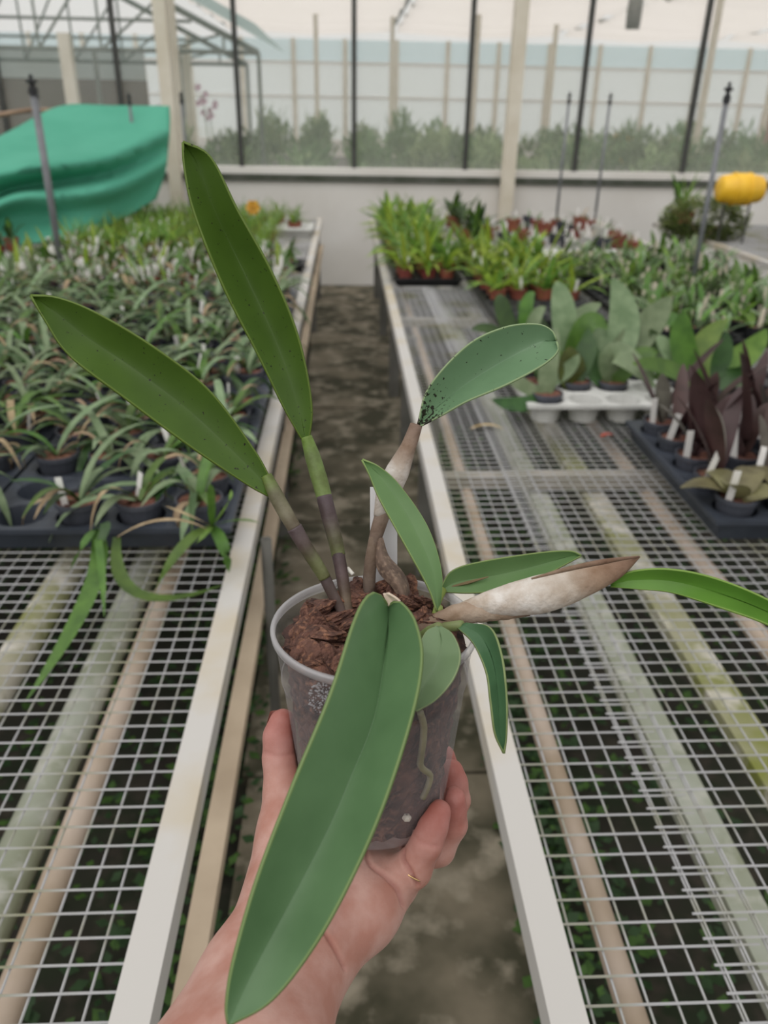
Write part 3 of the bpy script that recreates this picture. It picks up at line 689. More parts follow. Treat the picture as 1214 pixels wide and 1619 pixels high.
R_ = np.array(R_)                                            # rows x 60 x 3
G = np.stack([np.stack([np.array(crom(np.concatenate([R_[:, i, 2:3]*0+np.arange(len(rows))[:, None], R_[:, i]], 1), 44))[:, 1:] for i in range(60)], 1)], 0)[0]
mb = MB(); vs = []
for j in range(44):
    for i in range(60):
        x, y_, Yd = G[j, i]; Yd += .035*math.sin(i*.33+j*.1)*(j/44)
        vs.append(ony(x, y_, Yd))
fs = [(j*60+i, j*60+i+1, (j+1)*60+i+1, (j+1)*60+i) for j in range(43) for i in range(59)]
mb.add(vs, fs)
M_net = mat('green_net', '#72ceb3', '#68c6aa', 3, .75, .15, 300, trans=.4, transp=.05)
o = link('shade_netting', mb.mesh('shade_netting', M_net, True)); tag(o, 'bright green shade netting draped over a frame at far left', 'netting')
sm = o.modifiers.new('thickness', 'SOLIDIFY'); sm.thickness = .004
fr = empty('netting_frame', (-2.2, 7.4, 0), 'wooden frame holding up the green shade netting', 'frame')
M_wood = mat('frame_wood', '#a98f78', '#8a725e', 6, .8)
for (x, yv, x2) in ((-1.80, 7.42, -1.66), (-1.72, 7.5, -1.86), (-2.55, 7.45, -2.5), (-3.3, 6.6, -3.3)):
    part('frame_post', MB().tube([(x, yv, BZ), (x2, yv, 1.58)], .022, 8), M_wood, fr)
part('frame_bar', MB().tube([(-2.6, 7.44, 1.57), (-1.62, 7.44, 1.57)], .018, 8), M_wood, fr)
part('frame_bar', MB().tube([(-2.6, 7.44, 1.57), (-3.4, 6.6, 1.4)], .018, 8), M_wood, fr)

# ------------------------------------------------------------------ plants beyond the glass
FARG = mat('far_green', '#84986e', '#657f55', 4, .8, trans=.4, rand=.25); FARG2 = mat('far_green_light', '#a9b88e', '#8ea377', 4, .8, trans=.4, rand=.2)
fb = [('left', -2.6, 3.4), ('middle', 3.9, 8.2), ('right', 8.6, 13.5)]
for nm, x0, x1 in fb:
    t = empty('plant_table', ((x0+x1)/2, 14, 0), 'long plant table behind the glass, %s of three' % nm, 'table', 'plant tables behind the glass')
    part('top', MB().box((x0, 10.2, .62), (x1, 20, .68)), M_leg, t)
    for xx in (x0+.1, x1-.1):
        for yy in (10.4, 15, 19.8): part('leg', MB().box((xx-.04, yy-.04, 0), (xx+.04, yy+.04, .62)), M_leg, t)
fbm = []
for v in range(5):
    mb = MB()
    for i in range(150):
        u = rng.normal(size=3); u /= np.linalg.norm(u); c = u*np.array([.3, .32, .3])*random.uniform(.5, 1)+np.array([0, 0, .3]); a = random.uniform(0, 6.28)
        d = np.array([math.cos(a), math.sin(a), random.uniform(0, 1.6)])*.15*random.uniform(.6, 1.3); w = np.array([-math.sin(a), math.cos(a), 0])*.03
        c[2] = max(c[2], .03)
        mb.add([c, c+d*.5+w, c+d, c+d*.5-w], [(0, 1, 2, 3)])
    mb.tube([(0, 0, 0), (0, 0, .3)], .02, 5); fbm.append(mb)
fme = [m.mesh('foliage', random.choice((FARG, FARG, FARG2))) for m in fbm]
for nm, x0, x1 in fb:
    r = 0; yv = 10.6
    while yv < 20:
        c = 0; x = x0+.35
        while x < x1-.2:
            s = random.uniform(.5, 1.15)*(1.0 if yv < 15 else 1.25)
            o = link('leafy_plant', random.choice(fme), None, (x+random.uniform(-.1, .1), yv+random.uniform(-.15, .15), .68), rz=random.uniform(0, 6.28), sc=(1, 1, s))
            tag(o, 'leafy green plant behind glass, %s table, %s row, %s from left' % (nm, ORD[r], ORD[c]), 'plant', 'plants behind the glass'); x += .85; c += 1
        yv += 1.05; r += 1
q = ony(988, 226, 15.2)
o = link('yellow_bucket', MB().lathe([(.09, 0), (.14, .22), (.15, .22), (.15, .25), (.13, .25), (.1, .05)], 20, cap0=True).mesh('yellow_bucket', M_yel, True), None, (q[0], q[1]-5, 1.0)); 
q = ony(985, 226, 18.6); o.location = (q[0], q[1], .68); o.scale = (1.4, 1.4, 2.4); tag(o, 'tall yellow bucket among plants behind the glass', 'bucket')
fan_c = ony(1003, 20, 14.0)
fn = empty('circulation_fan', tuple(fan_c), 'grey circulation fan hanging below the far ceiling', 'fan')
part('shroud', MB().lathe([(.2, -.1), (.22, -.1), (.22, .1), (.2, .1), (.2, -.1)], 24, ctr=fan_c, M=np.array([[.35, 0, .93], [0.93, 0, -.35], [0, 1, 0]])), M_leg, fn, True)
part('motor', MB().lathe([(.01, -.06), (.06, -.05), (.06, .05), (.01, .06)], 12, ctr=fan_c, M=np.array([[.35, 0, .93], [0.93, 0, -.35], [0, 1, 0]])), M_dark, fn, True)
part('hanger', MB().tube([tuple(fan_c+np.array([0, 0, .22])), (fan_c[0], fan_c[1], 3.4)], .012, 6), M_leg, fn)
for i, (px, Y) in enumerate((((320, 150), 10.7), ((262, 175), 10.5), ((330, 170), 11))):
    q = ony(px[0], px[1], Y); mb = MB()
    t = empty('orchid_spray', (q[0], q[1], 0.68), 'pink orchid flower spray behind glass near the wide left post, %s' % ('uppermost', 'nearest the netting', 'rightmost')[i], 'flower', 'orchid sprays behind the glass')
    part('stem', MB().tube([(q[0], q[1], .68), (q[0]+.03, q[1], (q[2]+.68)/2), tuple(q)], .006, 6), G1, t)
    for k in range(7):
        c = q+np.array([random.uniform(-.09, .09), random.uniform(-.05, .05), random.uniform(-.14, .1)]); mb = MB()
        for a in range(5):
            d = np.array([math.cos(a*1.257), -.2, math.sin(a*1.257)]); leaf_geo(mb, c, c+d*.02, c+d*.04, .035, face=(0, -1, 0), n=4, prof='oval')
        part('blossom', mb, mat('orchid_pink', '#ead3e0', '#dfbcd0', 20, .6, trans=.3), t)

# ================================================================== the potted orchid held in front of the camera
Ct = P(592, 985, .51); Cb = P(592, 1262, .565); AX = Ct-Cb; PL = np.linalg.norm(AX); AX = AX/PL
_e1 = np.array([1., 0, 0]); _e1 = _e1-AX*(_e1@AX); _e1 /= np.linalg.norm(_e1); _e2 = np.cross(AX, _e1)
PM = np.stack([_e1, _e2, AX], 1); RT, RB = .0645, .0487
hero = empty('potted_orchid', tuple(Cb), 'orchid with long leathery leaves in clear plastic pot, held in hand', 'potted plant')
def pf(r, a, h): return Cb+PM@np.array([r*math.cos(a), r*math.sin(a), h])
# clear pot
m = bpy.data.materials.new('clear_plastic'); m.use_nodes = True; t = m.node_tree; N = t.nodes; L = t.links; out = N['Material Output']; pb = N['Principled BSDF']
pb.inputs['Base Color'].default_value = (*lin('#d9d6da'), 1); pb.inputs['Roughness'].default_value = .22
tp = N.new('ShaderNodeBsdfTransparent'); tp.inputs[0].default_value = (.97, .965, .97, 1)
lw = N.new('ShaderNodeLayerWeight'); lw.inputs[0].default_value = .35
mr = N.new('ShaderNodeMapRange'); mr.inputs[3].default_value = .95; mr.inputs[4].default_value = .72; L.new(lw.outputs['Facing'], mr.inputs[0])
ms = N.new('ShaderNodeMixShader'); L.new(mr.outputs[0], ms.inputs[0]); L.new(pb.outputs[0], ms.inputs[1]); L.new(tp.outputs[0], ms.inputs[2]); L.new(ms.outputs[0], out.inputs[0]); M_clear = m
M_rim = mat('frosted_rim', '#cfcdd0', None, rough=.3, transp=.5)
tw = .0009
prof = [(.0, .004), (RB-.004, .004), (RB-.001, .0), (RB, .002)]
for q in range(1, 13):
    h = PL*q/12; r = RB+(RT-RB)*(h/PL)
    if abs(q-9) < .5: prof += [(r-.0004, h-.002), (r+.0009, h)]
    prof.append((r, h))
part('pot', MB().lathe(prof[:-1]+[(RT, PL-.006)], 72, ctr=Cb, M=PM), M_clear, hero, True)
part('rim', MB().lathe([(RT, PL-.006), (RT+.0016, PL-.0045), (RT+.0022, PL-.001), (RT+.0016, PL+.0005), (RT-.0008, PL+.0003), (RT-.0012, PL-.003)], 72, ctr=Cb, M=PM), M_rim, hero, True)
# bark inside, seen through the plastic
mb = MB(); vs = []; nA, nH = 72, 22
for j in range(nH+1):
    h = .004+(PL-.014)*j/nH
    for i in range(nA):
        a = 6.2832*i/nA; r = RB+(RT-RB)*h/PL-.0022-abs(math.sin(i*1.3+j*.9)+math.sin(i*.51-j*1.7))*.0016-random.random()*.0028
        vs.append(pf(r, a, h))
fs = [(j*nA+i, j*nA+(i+1) % nA, (j+1)*nA+(i+1) % nA, (j+1)*nA+i) for j in range(nH) for i in range(nA)]
fs += [tuple(range(nA-1, -1, -1)), tuple(nH*nA+i for i in range(nA))]
HB = mat('hero_bark', '#7c5548', '#4c322a', 1.3, .85, 1.0, 5, c3='#916650', rand=.24, thr=(.3, .65), hue=.4)
_bp = [x for x in HB.node_tree.nodes if x.type == 'BUMP'][0]; _bp.inputs['Distance'].default_value = .12; _bp.inputs['Strength'].default_value = .5
part('bark_fill', mb.add(vs, fs), mat('bark_fill', '#5a3f38', '#2e201e', 70, .9, .6, 160, c3='#6e4f42'), hero)
# bark chunks, each its own piece
import bmesh
random.seed(23); rng = np.random.default_rng(5)
chunk = []
for v in range(9):
    bm = bmesh.new(); bmesh.ops.create_icosphere(bm, subdivisions=4, radius=1)
    sx, sy, sz = random.uniform(.85, 1.15), random.uniform(.6, .9), random.uniform(.26, .42); ph = [random.uniform(0, 6) for _ in range(6)]
    dirs = [np.array(_n(rng.normal(size=3))) for _ in range(14)]; cuts = [random.uniform(.5, .85) for _ in range(14)]
    for ve in bm.verts:
        p = np.array(ve.co)
        for dn, ct in zip(dirs, cuts):
            d = p@dn
            if d > ct: p = p-dn*(d-ct)*.96
        lay = .05*np.sign(math.sin(p[2]*13+ph[0]+2.5*p[0]+1.5*math.sin(3*p[1]+ph[4])))+.04*math.sin(5*p[0]+ph[1])*math.sin(9*p[1]+ph[2])+.015*math.sin(17*p[1]+ph[3]+p[2]*7+3*p[0])
        p = p*(1+lay); ve.co = (p[0]*sx, p[1]*sy, p[2]*sz)
    me = bpy.data.meshes.new('bark_chunk'); bm.to_mesh(me); bm.free(); me.materials.append(HB); chunk.append(me)
def put_chunk(x, y, h, s, tilt):
    k = min(1, (RT-.003-s)/(math.hypot(x, y)+1e-9)); x, y = x*k, y*k
    p = Cb+PM@np.array([x, y, h])-np.array(hero.location)
    link('bark_chunk', random.choice(chunk), hero, p, rot=(random.uniform(-tilt, tilt), random.uniform(-tilt, tilt), random.uniform(0, 6.28)), sc=s)
pts = []
for q in range(900):
    a = random.uniform(0, 6.283); r = math.sqrt(random.random())*(RT-.013)
    x, y = r*math.cos(a), r*math.sin(a)
    if all((x-u)**2+(y-w)**2 > .0125**2 for u, w in pts): pts.append((x, y))
for q in range(60):
    a = q*2.39996; r = math.sqrt((q+.5)/60)*(RT-.012); put_chunk(r*math.cos(a), r*math.sin(a), PL-.016+random.uniform(-.002, .002)+.1*max(0, r*math.sin(a)), random.uniform(.010, .014), .7)
for (x, y) in pts:
    put_chunk(x, y, PL-.008+random.uniform(-.003, .004)+.16*max(0, y), random.uniform(.0135, .0180), .7)
for (x, y) in pts[::2]:
    if x*x+y*y < (RT-.02)**2: put_chunk(x+.005, y-.003, PL-.003+random.uniform(-.003, .004)+.16*max(0, y), random.uniform(.009, .0125), .9)
for (x, y, h, s) in ((-.026, -.038, -.006, .017), (-.012, -.03, -.003, .016), (-.042, -.018, -.005, .016), (-.03, -.008, 0, .017), (-.035, .02, .004, .016), (-.012, .03, .006, .017), (.02, .035, .005, .015), (.045, -.012, -.006, .014), (.048, -.028, -.012, .012)):
    put_chunk(x, y, PL-.003+h, s, .5)

# ---- leaves drawn from their outlines
HL = {}
def heroleaf_mat(name, c, c2, edge, trans=.22, spots=0):
    m = bpy.data.materials.new(name); m.use_nodes = True; t = m.node_tree; N = t.nodes; L = t.links; b = N['Principled BSDF']; b.inputs['Roughness'].default_value = .38; b.inputs['Specular IOR Level'].default_value = .45
    a = N.new('ShaderNodeVertexColor'); a.layer_name = 'Col'; sp = N.new('ShaderNodeSeparateColor'); L.new(a.outputs[0], sp.inputs[0])
    tc = N.new('ShaderNodeTexCoord'); nz = N.new('ShaderNodeTexNoise'); nz.inputs['Scale'].default_value = 30; nz.inputs['Detail'].default_value = 5; L.new(tc.outputs['Object'], nz.inputs[0])
    mx = N.new('ShaderNodeMix'); mx.data_type = 'RGBA'; mp = N.new('ShaderNodeMapRange'); mp.inputs[1].default_value = .3; mp.inputs[2].default_value = .7; L.new(nz.outputs[0], mp.inputs[0])
    L.new(mp.outputs[0], mx.inputs[0]); mx.inputs[6].default_value = (*lin(c), 1); mx.inputs[7].default_value = (*lin(c2), 1)
    me = N.new('ShaderNodeMix'); me.data_type = 'RGBA'; L.new(sp.outputs[0], me.inputs[0]); L.new(mx.outputs[2], me.inputs[6]); me.inputs[7].default_value = (*lin(edge), 1)
    mm = N.new('ShaderNodeMix'); mm.data_type = 'RGBA'; L.new(sp.outputs[1], mm.inputs[0]); L.new(me.outputs[2], mm.inputs[6]); mm.inputs[7].default_value = tuple(v*.55 for v in lin(c))+(1,)
    col = mm.outputs[2]
    if spots:
        ns = N.new('ShaderNodeTexNoise'); ns.inputs['Scale'].default_value = 420; ns.inputs['Detail'].default_value = 2; L.new(tc.outputs['Object'], ns.inputs[0])
        ad = N.new('ShaderNodeMath'); ad.operation = 'MULTIPLY_ADD'; ad.inputs[1].default_value = spots; L.new(sp.outputs[2], ad.inputs[0]); L.new(ns.outputs[0], ad.inputs[2])
        ss = N.new('ShaderNodeMapRange'); ss.inputs[1].default_value = .70; ss.inputs[2].default_value = .74; L.new(ad.outputs[0], ss.inputs[0])
        m3 = N.new('ShaderNodeMix'); m3.data_type = 'RGBA'; L.new(ss.outputs[0], m3.inputs[0]); L.new(col, m3.inputs[6]); m3.inputs[7].default_value = (*lin('#2c2a20'), 1); col = m3.outputs[2]
    L.new(col, b.inputs['Base Color'])
    nb = N.new('ShaderNodeTexNoise'); nb.inputs['Scale'].default_value = 160; L.new(tc.outputs['Object'], nb.inputs[0]); bp = N.new('ShaderNodeBump'); bp.inputs['Strength'].default_value = .06; bp.inputs['Distance'].default_value = .001; L.new(nb.outputs[0], bp.inputs['Height']); L.new(bp.outputs[0], b.inputs['Normal'])
    tr = N.new('ShaderNodeBsdfTranslucent'); L.new(col, tr.inputs[0]); ms = N.new('ShaderNodeMixShader'); ms.inputs[0].default_value = trans
    L.new(b.outputs[0], ms.inputs[1]); L.new(tr.outputs[0], ms.inputs[2]); L.new(ms.outputs[0], N['Material Output'].inputs[0]); return m
def px_leaf(Lp, Rp, Mp, dL, dM, dR, mat_, label=None, n=44, m=8, thick=.0013, curl=0, spot=.3, parent=None, name='leaf'):
    Lc, Rc = crom(Lp, n), crom(Rp, n)
    Mc = crom(Mp, n) if Mp else (Lc+Rc)/2
    tt = np.linspace(0, 1, n); iD = lambda d: np.interp(tt, np.linspace(0, 1, len(d)), d) if hasattr(d, '__len__') else np.full(n, d)
    DL, DM, DR = iD(dL), iD(dM), iD(dR); hu = [0, .03]+list(np.linspace(.12, .955, m-1))+[.985, 1.0]; us = [-u for u in hu[:0:-1]]+hu; mb = MB(); vs = []; cs = []
    for i in range(n):
        for j, sg in enumerate(us):
            u = abs(sg); A_, dA = (Lc[i], DL[i]) if sg < 0 else (Rc[i], DR[i])
            w = u
            p = Mc[i]+(A_-Mc[i])*w; d = DM[i]+(dA-DM[i])*(w**1.35)+curl*math.sin(math.pi*w)
            vs.append(P(p[0], p[1], d)); cs.append((.45 if u > .98 else 0, max(0, 1-u/.03)*.35, max(0, 1-tt[i]/spot)))
    k = len(us); fs = [(i*k+j, i*k+j+1, (i+1)*k+j+1, (i+1)*k+j) for i in range(n-1) for j in range(k-1)]
    mb.add(vs, fs, cs); o = part(name, mb, mat_, parent or hero, True)
    sm = o.modifiers.new('thickness', 'SOLIDIFY'); sm.thickness = thick; sm.offset = 0
    if label: o['label'] = label
    return o
LMf = heroleaf_mat('orchid_leaf', '#62845a', '#577850', '#98a860', .2)
LMd = heroleaf_mat('orchid_leaf_young', '#73955f', '#678a55', '#aebb6c', .28)
LMs = heroleaf_mat('orchid_leaf_spotted', '#7b9c78', '#70916d', '#b5c48c', .2, spots=.30)
LMb = heroleaf_mat('orchid_leaf_back', '#557429', '#4b6824', '#84993d', .3, spots=.05)
LMp = heroleaf_mat('orchid_leaf_pale', '#87a078', '#7c956e', '#b4bf8c', .25)
# long leaf pointing left
px_leaf([(426, 786), (390, 766), (300, 706), (200, 632), (110, 563), (70, 505), (48, 467)], [(428, 757), (400, 708), (330, 616), (240, 546), (150, 493), (90, 470), (48, 467)], None, [.515, .50, .49, .485], [.517, .513, .504, .487], [.515, .505, .493, .485], LMb, 'long green leaf pointing left', thick=.0016)
# tall leaf
px_leaf([(482, 703), (450, 648), (410, 566), (352, 452), (306, 335), (291, 265), (289, 225)], [(487, 706), (493, 640), (472, 533), (430, 430), (375, 330), (333, 248), (289, 224)], None, [.535, .52, .505, .50], [.536, .533, .524, .503], [.535, .522, .51, .50], LMb, 'tall upright green leaf', thick=.0016)
# leaf to the upper right with dark specks
px_leaf([(660, 672), (678, 612), (738, 546), (798, 517), (848, 512), (872, 522), (880, 538)], [(661, 676), (700, 656), (740, 634), (800, 609), (858, 578), (882, 556), (880, 540)], [(660, 674), (690, 645), (740, 605), (800, 568), (850, 542), (870, 540), (878, 540)], [.555, .548, .548, .55], [.557, .562, .562, .554], [.555, .542, .538, .545], LMs, 'green leaf with dark specks near its base')
# small upright leaf in the centre
px_leaf([(690, 966), (676, 928), (640, 862), (600, 790), (583, 750), (572, 727)], [(694, 968), (698, 905), (676, 832), (632, 767), (600, 738), (573, 726)], [(692, 967), (684, 905), (652, 830), (612, 765), (590, 742), (572, 727)], [.51, .512, .52, .53], [.512, .519, .527, .532], [.515, .52, .526, .53], LMd, 'small upright leaf at the centre')
# leaf to the right with split scar
px_leaf([(697, 928), (715, 902), (760, 888), (850, 874), (900, 871), (919, 878)], [(699, 936), (740, 938), (790, 934), (850, 915), (895, 892), (919, 879)], None, [.545, .55, .56, .57], [.546, .555, .565, .572], [.545, .545, .555, .57], LMd, 'narrow leaf with a brown split scar')
mb = MB().tube([P(712, 928, .5475), P(740, 921, .548), P(772, 912, .5515)], [.0006, .0012, .0004], 6); part('scar', mb, mat('scar_brown', '#7a6a4c', None, rough=.8), hero)
# bright yellow-green leaf leaving the frame at the right
px_leaf([(965, 920), (1000, 903), (1060, 900), (1130, 914), (1214, 948), (1300, 1000), (1350, 1050)], [(965, 928), (1010, 932), (1060, 937), (1130, 958), (1214, 988), (1290, 1030), (1350, 1052)], None, [.515, .50, .49, .48, .475], [.516, .508, .497, .486, .475], [.515, .505, .485, .478, .475], heroleaf_mat('orchid_leaf_bright', '#78a848', '#6d9c40', '#b7cf6f', .4), 'bright leaf reaching to the right edge')
# pale rounded leaf over the rim
px_leaf([(690, 990), (672, 1000), (660, 1030), (655, 1070), (654, 1105), (657, 1124)], [(697, 990), (716, 1003), (728, 1036), (718, 1072), (690, 1106), (658, 1125)], [(693, 992), (697, 1015), (690, 1045), (672, 1080), (661, 1105), (657, 1124)], [.475, .452, .446, .445], [.475, .458, .450, .445], [.475, .450, .443, .444], LMp, 'pale short leaf hanging over the rim')
# hanging leaf at the right of the pot
px_leaf([(722, 992), (748, 1018), (768, 1062), (775, 1110), (782, 1160), (796, 1191)], [(738, 985), (775, 992), (793, 1035), (801, 1100), (801, 1160), (797, 1191)], [(730, 988), (762, 1008), (781, 1052), (787, 1105), (791, 1160), (797, 1191)], [.49, .465, .452, .45, .455], [.491, .470, .458, .455, .456], [.49, .462, .452, .45, .455], heroleaf_mat('orchid_leaf_dark', '#557a55', '#4a6f4c', '#b8bf7a', .2), 'narrow leaf drooping beside the pot')
# the big leaf in front, arching towards the camera
px_leaf([(613, 958), (604, 942), (590, 936), (574, 950), (556, 990), (520, 1100), (462, 1240), (405, 1390), (368, 1520), (357, 1590), (360, 1622)],
        [(613, 958), (626, 950), (640, 957), (658, 985), (668, 1040), (654, 1125), (612, 1260), (562, 1378), (500, 1492), (430, 1582), (362, 1622)],
        [(613, 958), (613, 962), (614, 970), (613, 990), (610, 1020), (592, 1133), (552, 1235), (516, 1317), (460, 1424), (395, 1545), (361, 1622)],
        [.468, .438, .416, .401, .390, .380, .371, .364, .358], [.473, .450, .430, .416, .405, .394, .384, .372, .358], [.468, .437, .415, .400, .389, .379, .370, .364, .358], LMf, 'broad front leaf hanging over the wrist', n=70, m=10, thick=.0018, spot=.01)
# hidden stalk that carries the front leaf, and its dry tip
part('petiole', MB().tube([P(632, 1000, .512), P(622, 972, .498), P(613, 958, .474)], [.0045, .004, .003], 10), mat('petiole_green', '#7c8f55', '#6a6a48', 30, .5), hero, True)
part('petiole', MB().tube([P(665, 1010, .505), P(680, 998, .49), P(693, 991, .476)], [.004, .0035, .003], 10), MATS['petiole_green'], hero, True)
part('petiole', MB().tube([P(680, 1005, .51), P(705, 992, .50), P(730, 988, .49)], [.004, .0035, .003], 10), MATS['petiole_green'], hero, True)
part('petiole', MB().tube([P(684, 1000, .53), P(690, 985, .522), P(693, 960, .513)], [.005, .0045, .003], 10), mat('shoot_green', '#8a9a4c', '#6c7c3a', 30, .5), hero, True)
part('petiole', MB().tube([P(686, 985, .535), P(690, 950, .54), P(700, 932, .546)], [.004, .0035, .003], 10), MATS['shoot_green'], hero, True)
px_leaf([(606, 938), (610, 950), (614, 958)], [(614, 938), (626, 945), (633, 951)], None, .468, .4675, .464, mat('dry_scale', '#d9c8b6', '#b59f8b', 60, .8), name='dry_scale', n=8, m=4)

# ---- stems and papery sheaths
def vtube(name, pts, rpx, cols, m_, n=16, parent=None, steps=30, flat=1.0, wob=0):
    pp = crom(pts, steps); rr = np.interp(np.linspace(0, 1, steps), np.linspace(0, 1, len(rpx)), rpx); cc = np.array([lin(c) for c in cols]); tq = np.linspace(0, 1, steps); cv = np.stack([np.interp(tq, np.linspace(0, 1, len(cols)), cc[:, k]) for k in range(3)], 1)
    P3 = [P(*q) for q in pp]; R3 = [r*q[2]/F*(1+wob*math.sin(i*1.9)) for i, (r, q) in enumerate(zip(rr, pp))]
    return part(name, MB().tube(P3, R3, n, col=[tuple(c) for c in cv], flat=flat, up=MW[:, 2]), m_, parent or hero, True)
VC = mat('stem_skin', '#ffffff', '#c9c0b4', 90, .55, .2, 300, vcol=True)
VP = mat('papery_sheath', '#ffffff', '#ddd3c9', 90, .85, .6, 260, vcol=True)
s1 = vtube('stem', [(421, 752, .517), (437, 785, .516), (452, 812, .515), (466, 836, .515)], [9, 12, 12, 11], ['#6f8a3a', '#6b6a50', '#75705a', '#6a6050'], VC)
vtube('stem_segment', [(465, 834, .515), (485, 868, .517), (507, 903, .52), (513, 914, .521)], [12.5, 11.5, 11, 10], ['#54464a', '#5a4c48', '#666a45', '#6d7248'], VC, parent=s1)
vtube('stem_segment', [(510, 906, .521), (525, 938, .523), (538, 962, .525), (546, 985, .527)], [9.5, 9, 8, 7], ['#54464a', '#5d4f4c', '#6a5b58', '#9a8a88'], VC, parent=s1)
s2 = vtube('stem', [(484, 690, .536), (492, 715, .537), (504, 755, .536), (513, 788, .535)], [9, 12.5, 13, 12.5], ['#75963f', '#6a7f45', '#6f8646', '#6f8248'], VC)
vtube('stem_segment', [(512, 784, .535), (521, 820, .534), (531, 858, .533), (535, 878, .533)], [12.5, 12.5, 12, 11], ['#4f4146', '#544548', '#5a5642', '#6d7548'], VC, parent=s2)
vtube('stem_segment', [(533, 868, .533), (540, 905, .531), (547, 950, .528), (554, 992, .527)], [10.5, 10, 9.5, 8], ['#4a3c40', '#5c4a4a', '#6b5c4a', '#a79a94'], VC, parent=s2)
s3 = vtube('papery_stem', [(658, 672, .557), (648, 700, .556), (633, 735, .554), (615, 775, .552), (599, 818, .55)], [10, 12.5, 19, 19, 9], ['#7d685c', '#8d7868', '#c9c2bc', '#cfc9c4', '#b8aea4'], VP)
vtube('papery_stem', [(612, 790, .553), (600, 828, .55), (591, 858, .546), (588, 870, .545)], [9, 12, 11, 8], ['#8d7b6c', '#877466', '#7a685c', '#6b5a50'], VP, parent=s3)
vtube('papery_stem', [(590, 850, .546), (587, 880, .543), (584, 910, .541), (583, 950, .538)], [7, 10, 10, 8.5], ['#7d6c5e', '#6e5d50', '#65564b', '#4f433c'], VP, parent=s3)
px_leaf([(598, 852), (594, 880), (600, 905), (622, 930), (636, 958)], [(604, 850), (614, 880), (634, 902), (645, 925), (647, 962)], None, [.545, .54, .535, .53], [.543, .533, .527, .527], [.545, .542, .538, .532], mat('dry_sheath', '#7a6659', '#5a4a40', 90, .8, .5, 200, c3='#927c6b'), name='dry_sheath', n=24, m=6, label='dark brown dry bract')
s4 = vtube('papery_stem', [(655, 1006, .508), (680, 990, .508), (715, 974, .508), (745, 968, .508), (790, 966, .508), (838, 972, .507)], [11, 14, 17, 18, 14, 2], ['#5f4d43', '#8a7565', '#a08c7a', '#b3a292', '#a8937f', '#6b5546'], VP, wob=.04)
vtube('sheath', [(728, 962, .510), (765, 956, .508), (810, 948, .507), (865, 937, .507), (925, 918, .508), (965, 905, .51), (990, 893, .511), (1011, 880, .512)], [9, 20, 27, 31, 29, 23, 14, 1.5], ['#b9aa9c', '#d8d1ca', '#dcd7d2', '#d6cfc7', '#c9beb2', '#a58c77', '#8a6e5b', '#7d6352'], VP, parent=s4)
vtube('sheath_strip', [(840, 915, .488), (900, 899, .488), (960, 887, .492), (1010, 880, .511)], [1.5, 4, 4.5, 1.5], ['#8d7765', '#85705e', '#7d6352', '#7d6352'], VP, parent=s4)
# white root tips, roots against the plastic, perlite
M_root = mat('root_white', '#e6e2da', '#cfc9bd', 60, .6)
part('root', MB().tube([P(541, 903, .537), P(550, 900, .535), P(558, 908, .532)], [.0016, .0019, .0013], 8), M_root, hero, True)
def onpot(px, py, inset=.0012):                  # point on the near pot wall under a pixel
    r = ray(px, py); best = None
    for d in np.linspace(.40, .60, 800):
        p = PM.T@(CAM+r*d-Cb)
        if 0 <= p[2] <= PL and math.hypot(p[0], p[1]) <= RB+(RT-RB)*p[2]/PL-inset: return CAM+r*d
    return CAM+r*.55
M_rootg = mat('root_green_grey', '#8f8a72', '#75705c', 50, .7)
rp = [onpot(*q) for q in [(664, 1125), (670, 1150), (668, 1180), (664, 1206), (669, 1216), (680, 1226), (676, 1244), (668, 1262)]]
part('root', MB().tube(crom(np.array(rp), 30), .0022, 8), M_rootg, hero, True)
mb = MB(); c = onpot(643, 1292); part('perlite', mb.lathe([(.0006, -.002), (.0032, -.001), (.0028, .0006), (.0006, .002)], 6, ctr=c), mat('perlite_grey', '#b5aea4', None, rough=.9), hero)
mb = MB()
for q in range(150):
    a = random.uniform(0, 6.28); r = math.sqrt(random.random()); x, y_ = 507+20*r*math.cos(a), 1103+24*r*math.sin(a)
    c = onpot(x, y_, .0002); s = random.uniform(.0003, .0009); mb.lathe([(s*.2, -s), (s, 0), (s*.2, s)], 6, ctr=c, cap0=True, cap1=True)
o = part('condensation', mb, mat('droplets', '#b9b7ba', None, rough=.1, transp=.55), hero); o['kind'] = 'stuff'
# white plant label at the back of the pot
mb = MB(); c0 = [(585, 770), (628, 770), (628, 960), (606, 985), (585, 960)]
f0 = [P(x, y_, .563) for x, y_ in c0]; bk = [p+ray(607, 809)*.0008 for p in f0]
mb.add(f0+bk, [(4, 3, 2, 1, 0), (5, 6, 7, 8, 9)]+[(i, (i+1) % 5, 5+(i+1) % 5, 5+i) for i in range(5)])
o = link('plant_label', mb.mesh('plant_label', mat('label_speckled', '#d9d8da', '#d4d3d5', 20, .45), off=f0[3])); o.location = tuple(f0[3]); tag(o, 'blank white plastic plant label behind the papery stem in clear pot', 'label')

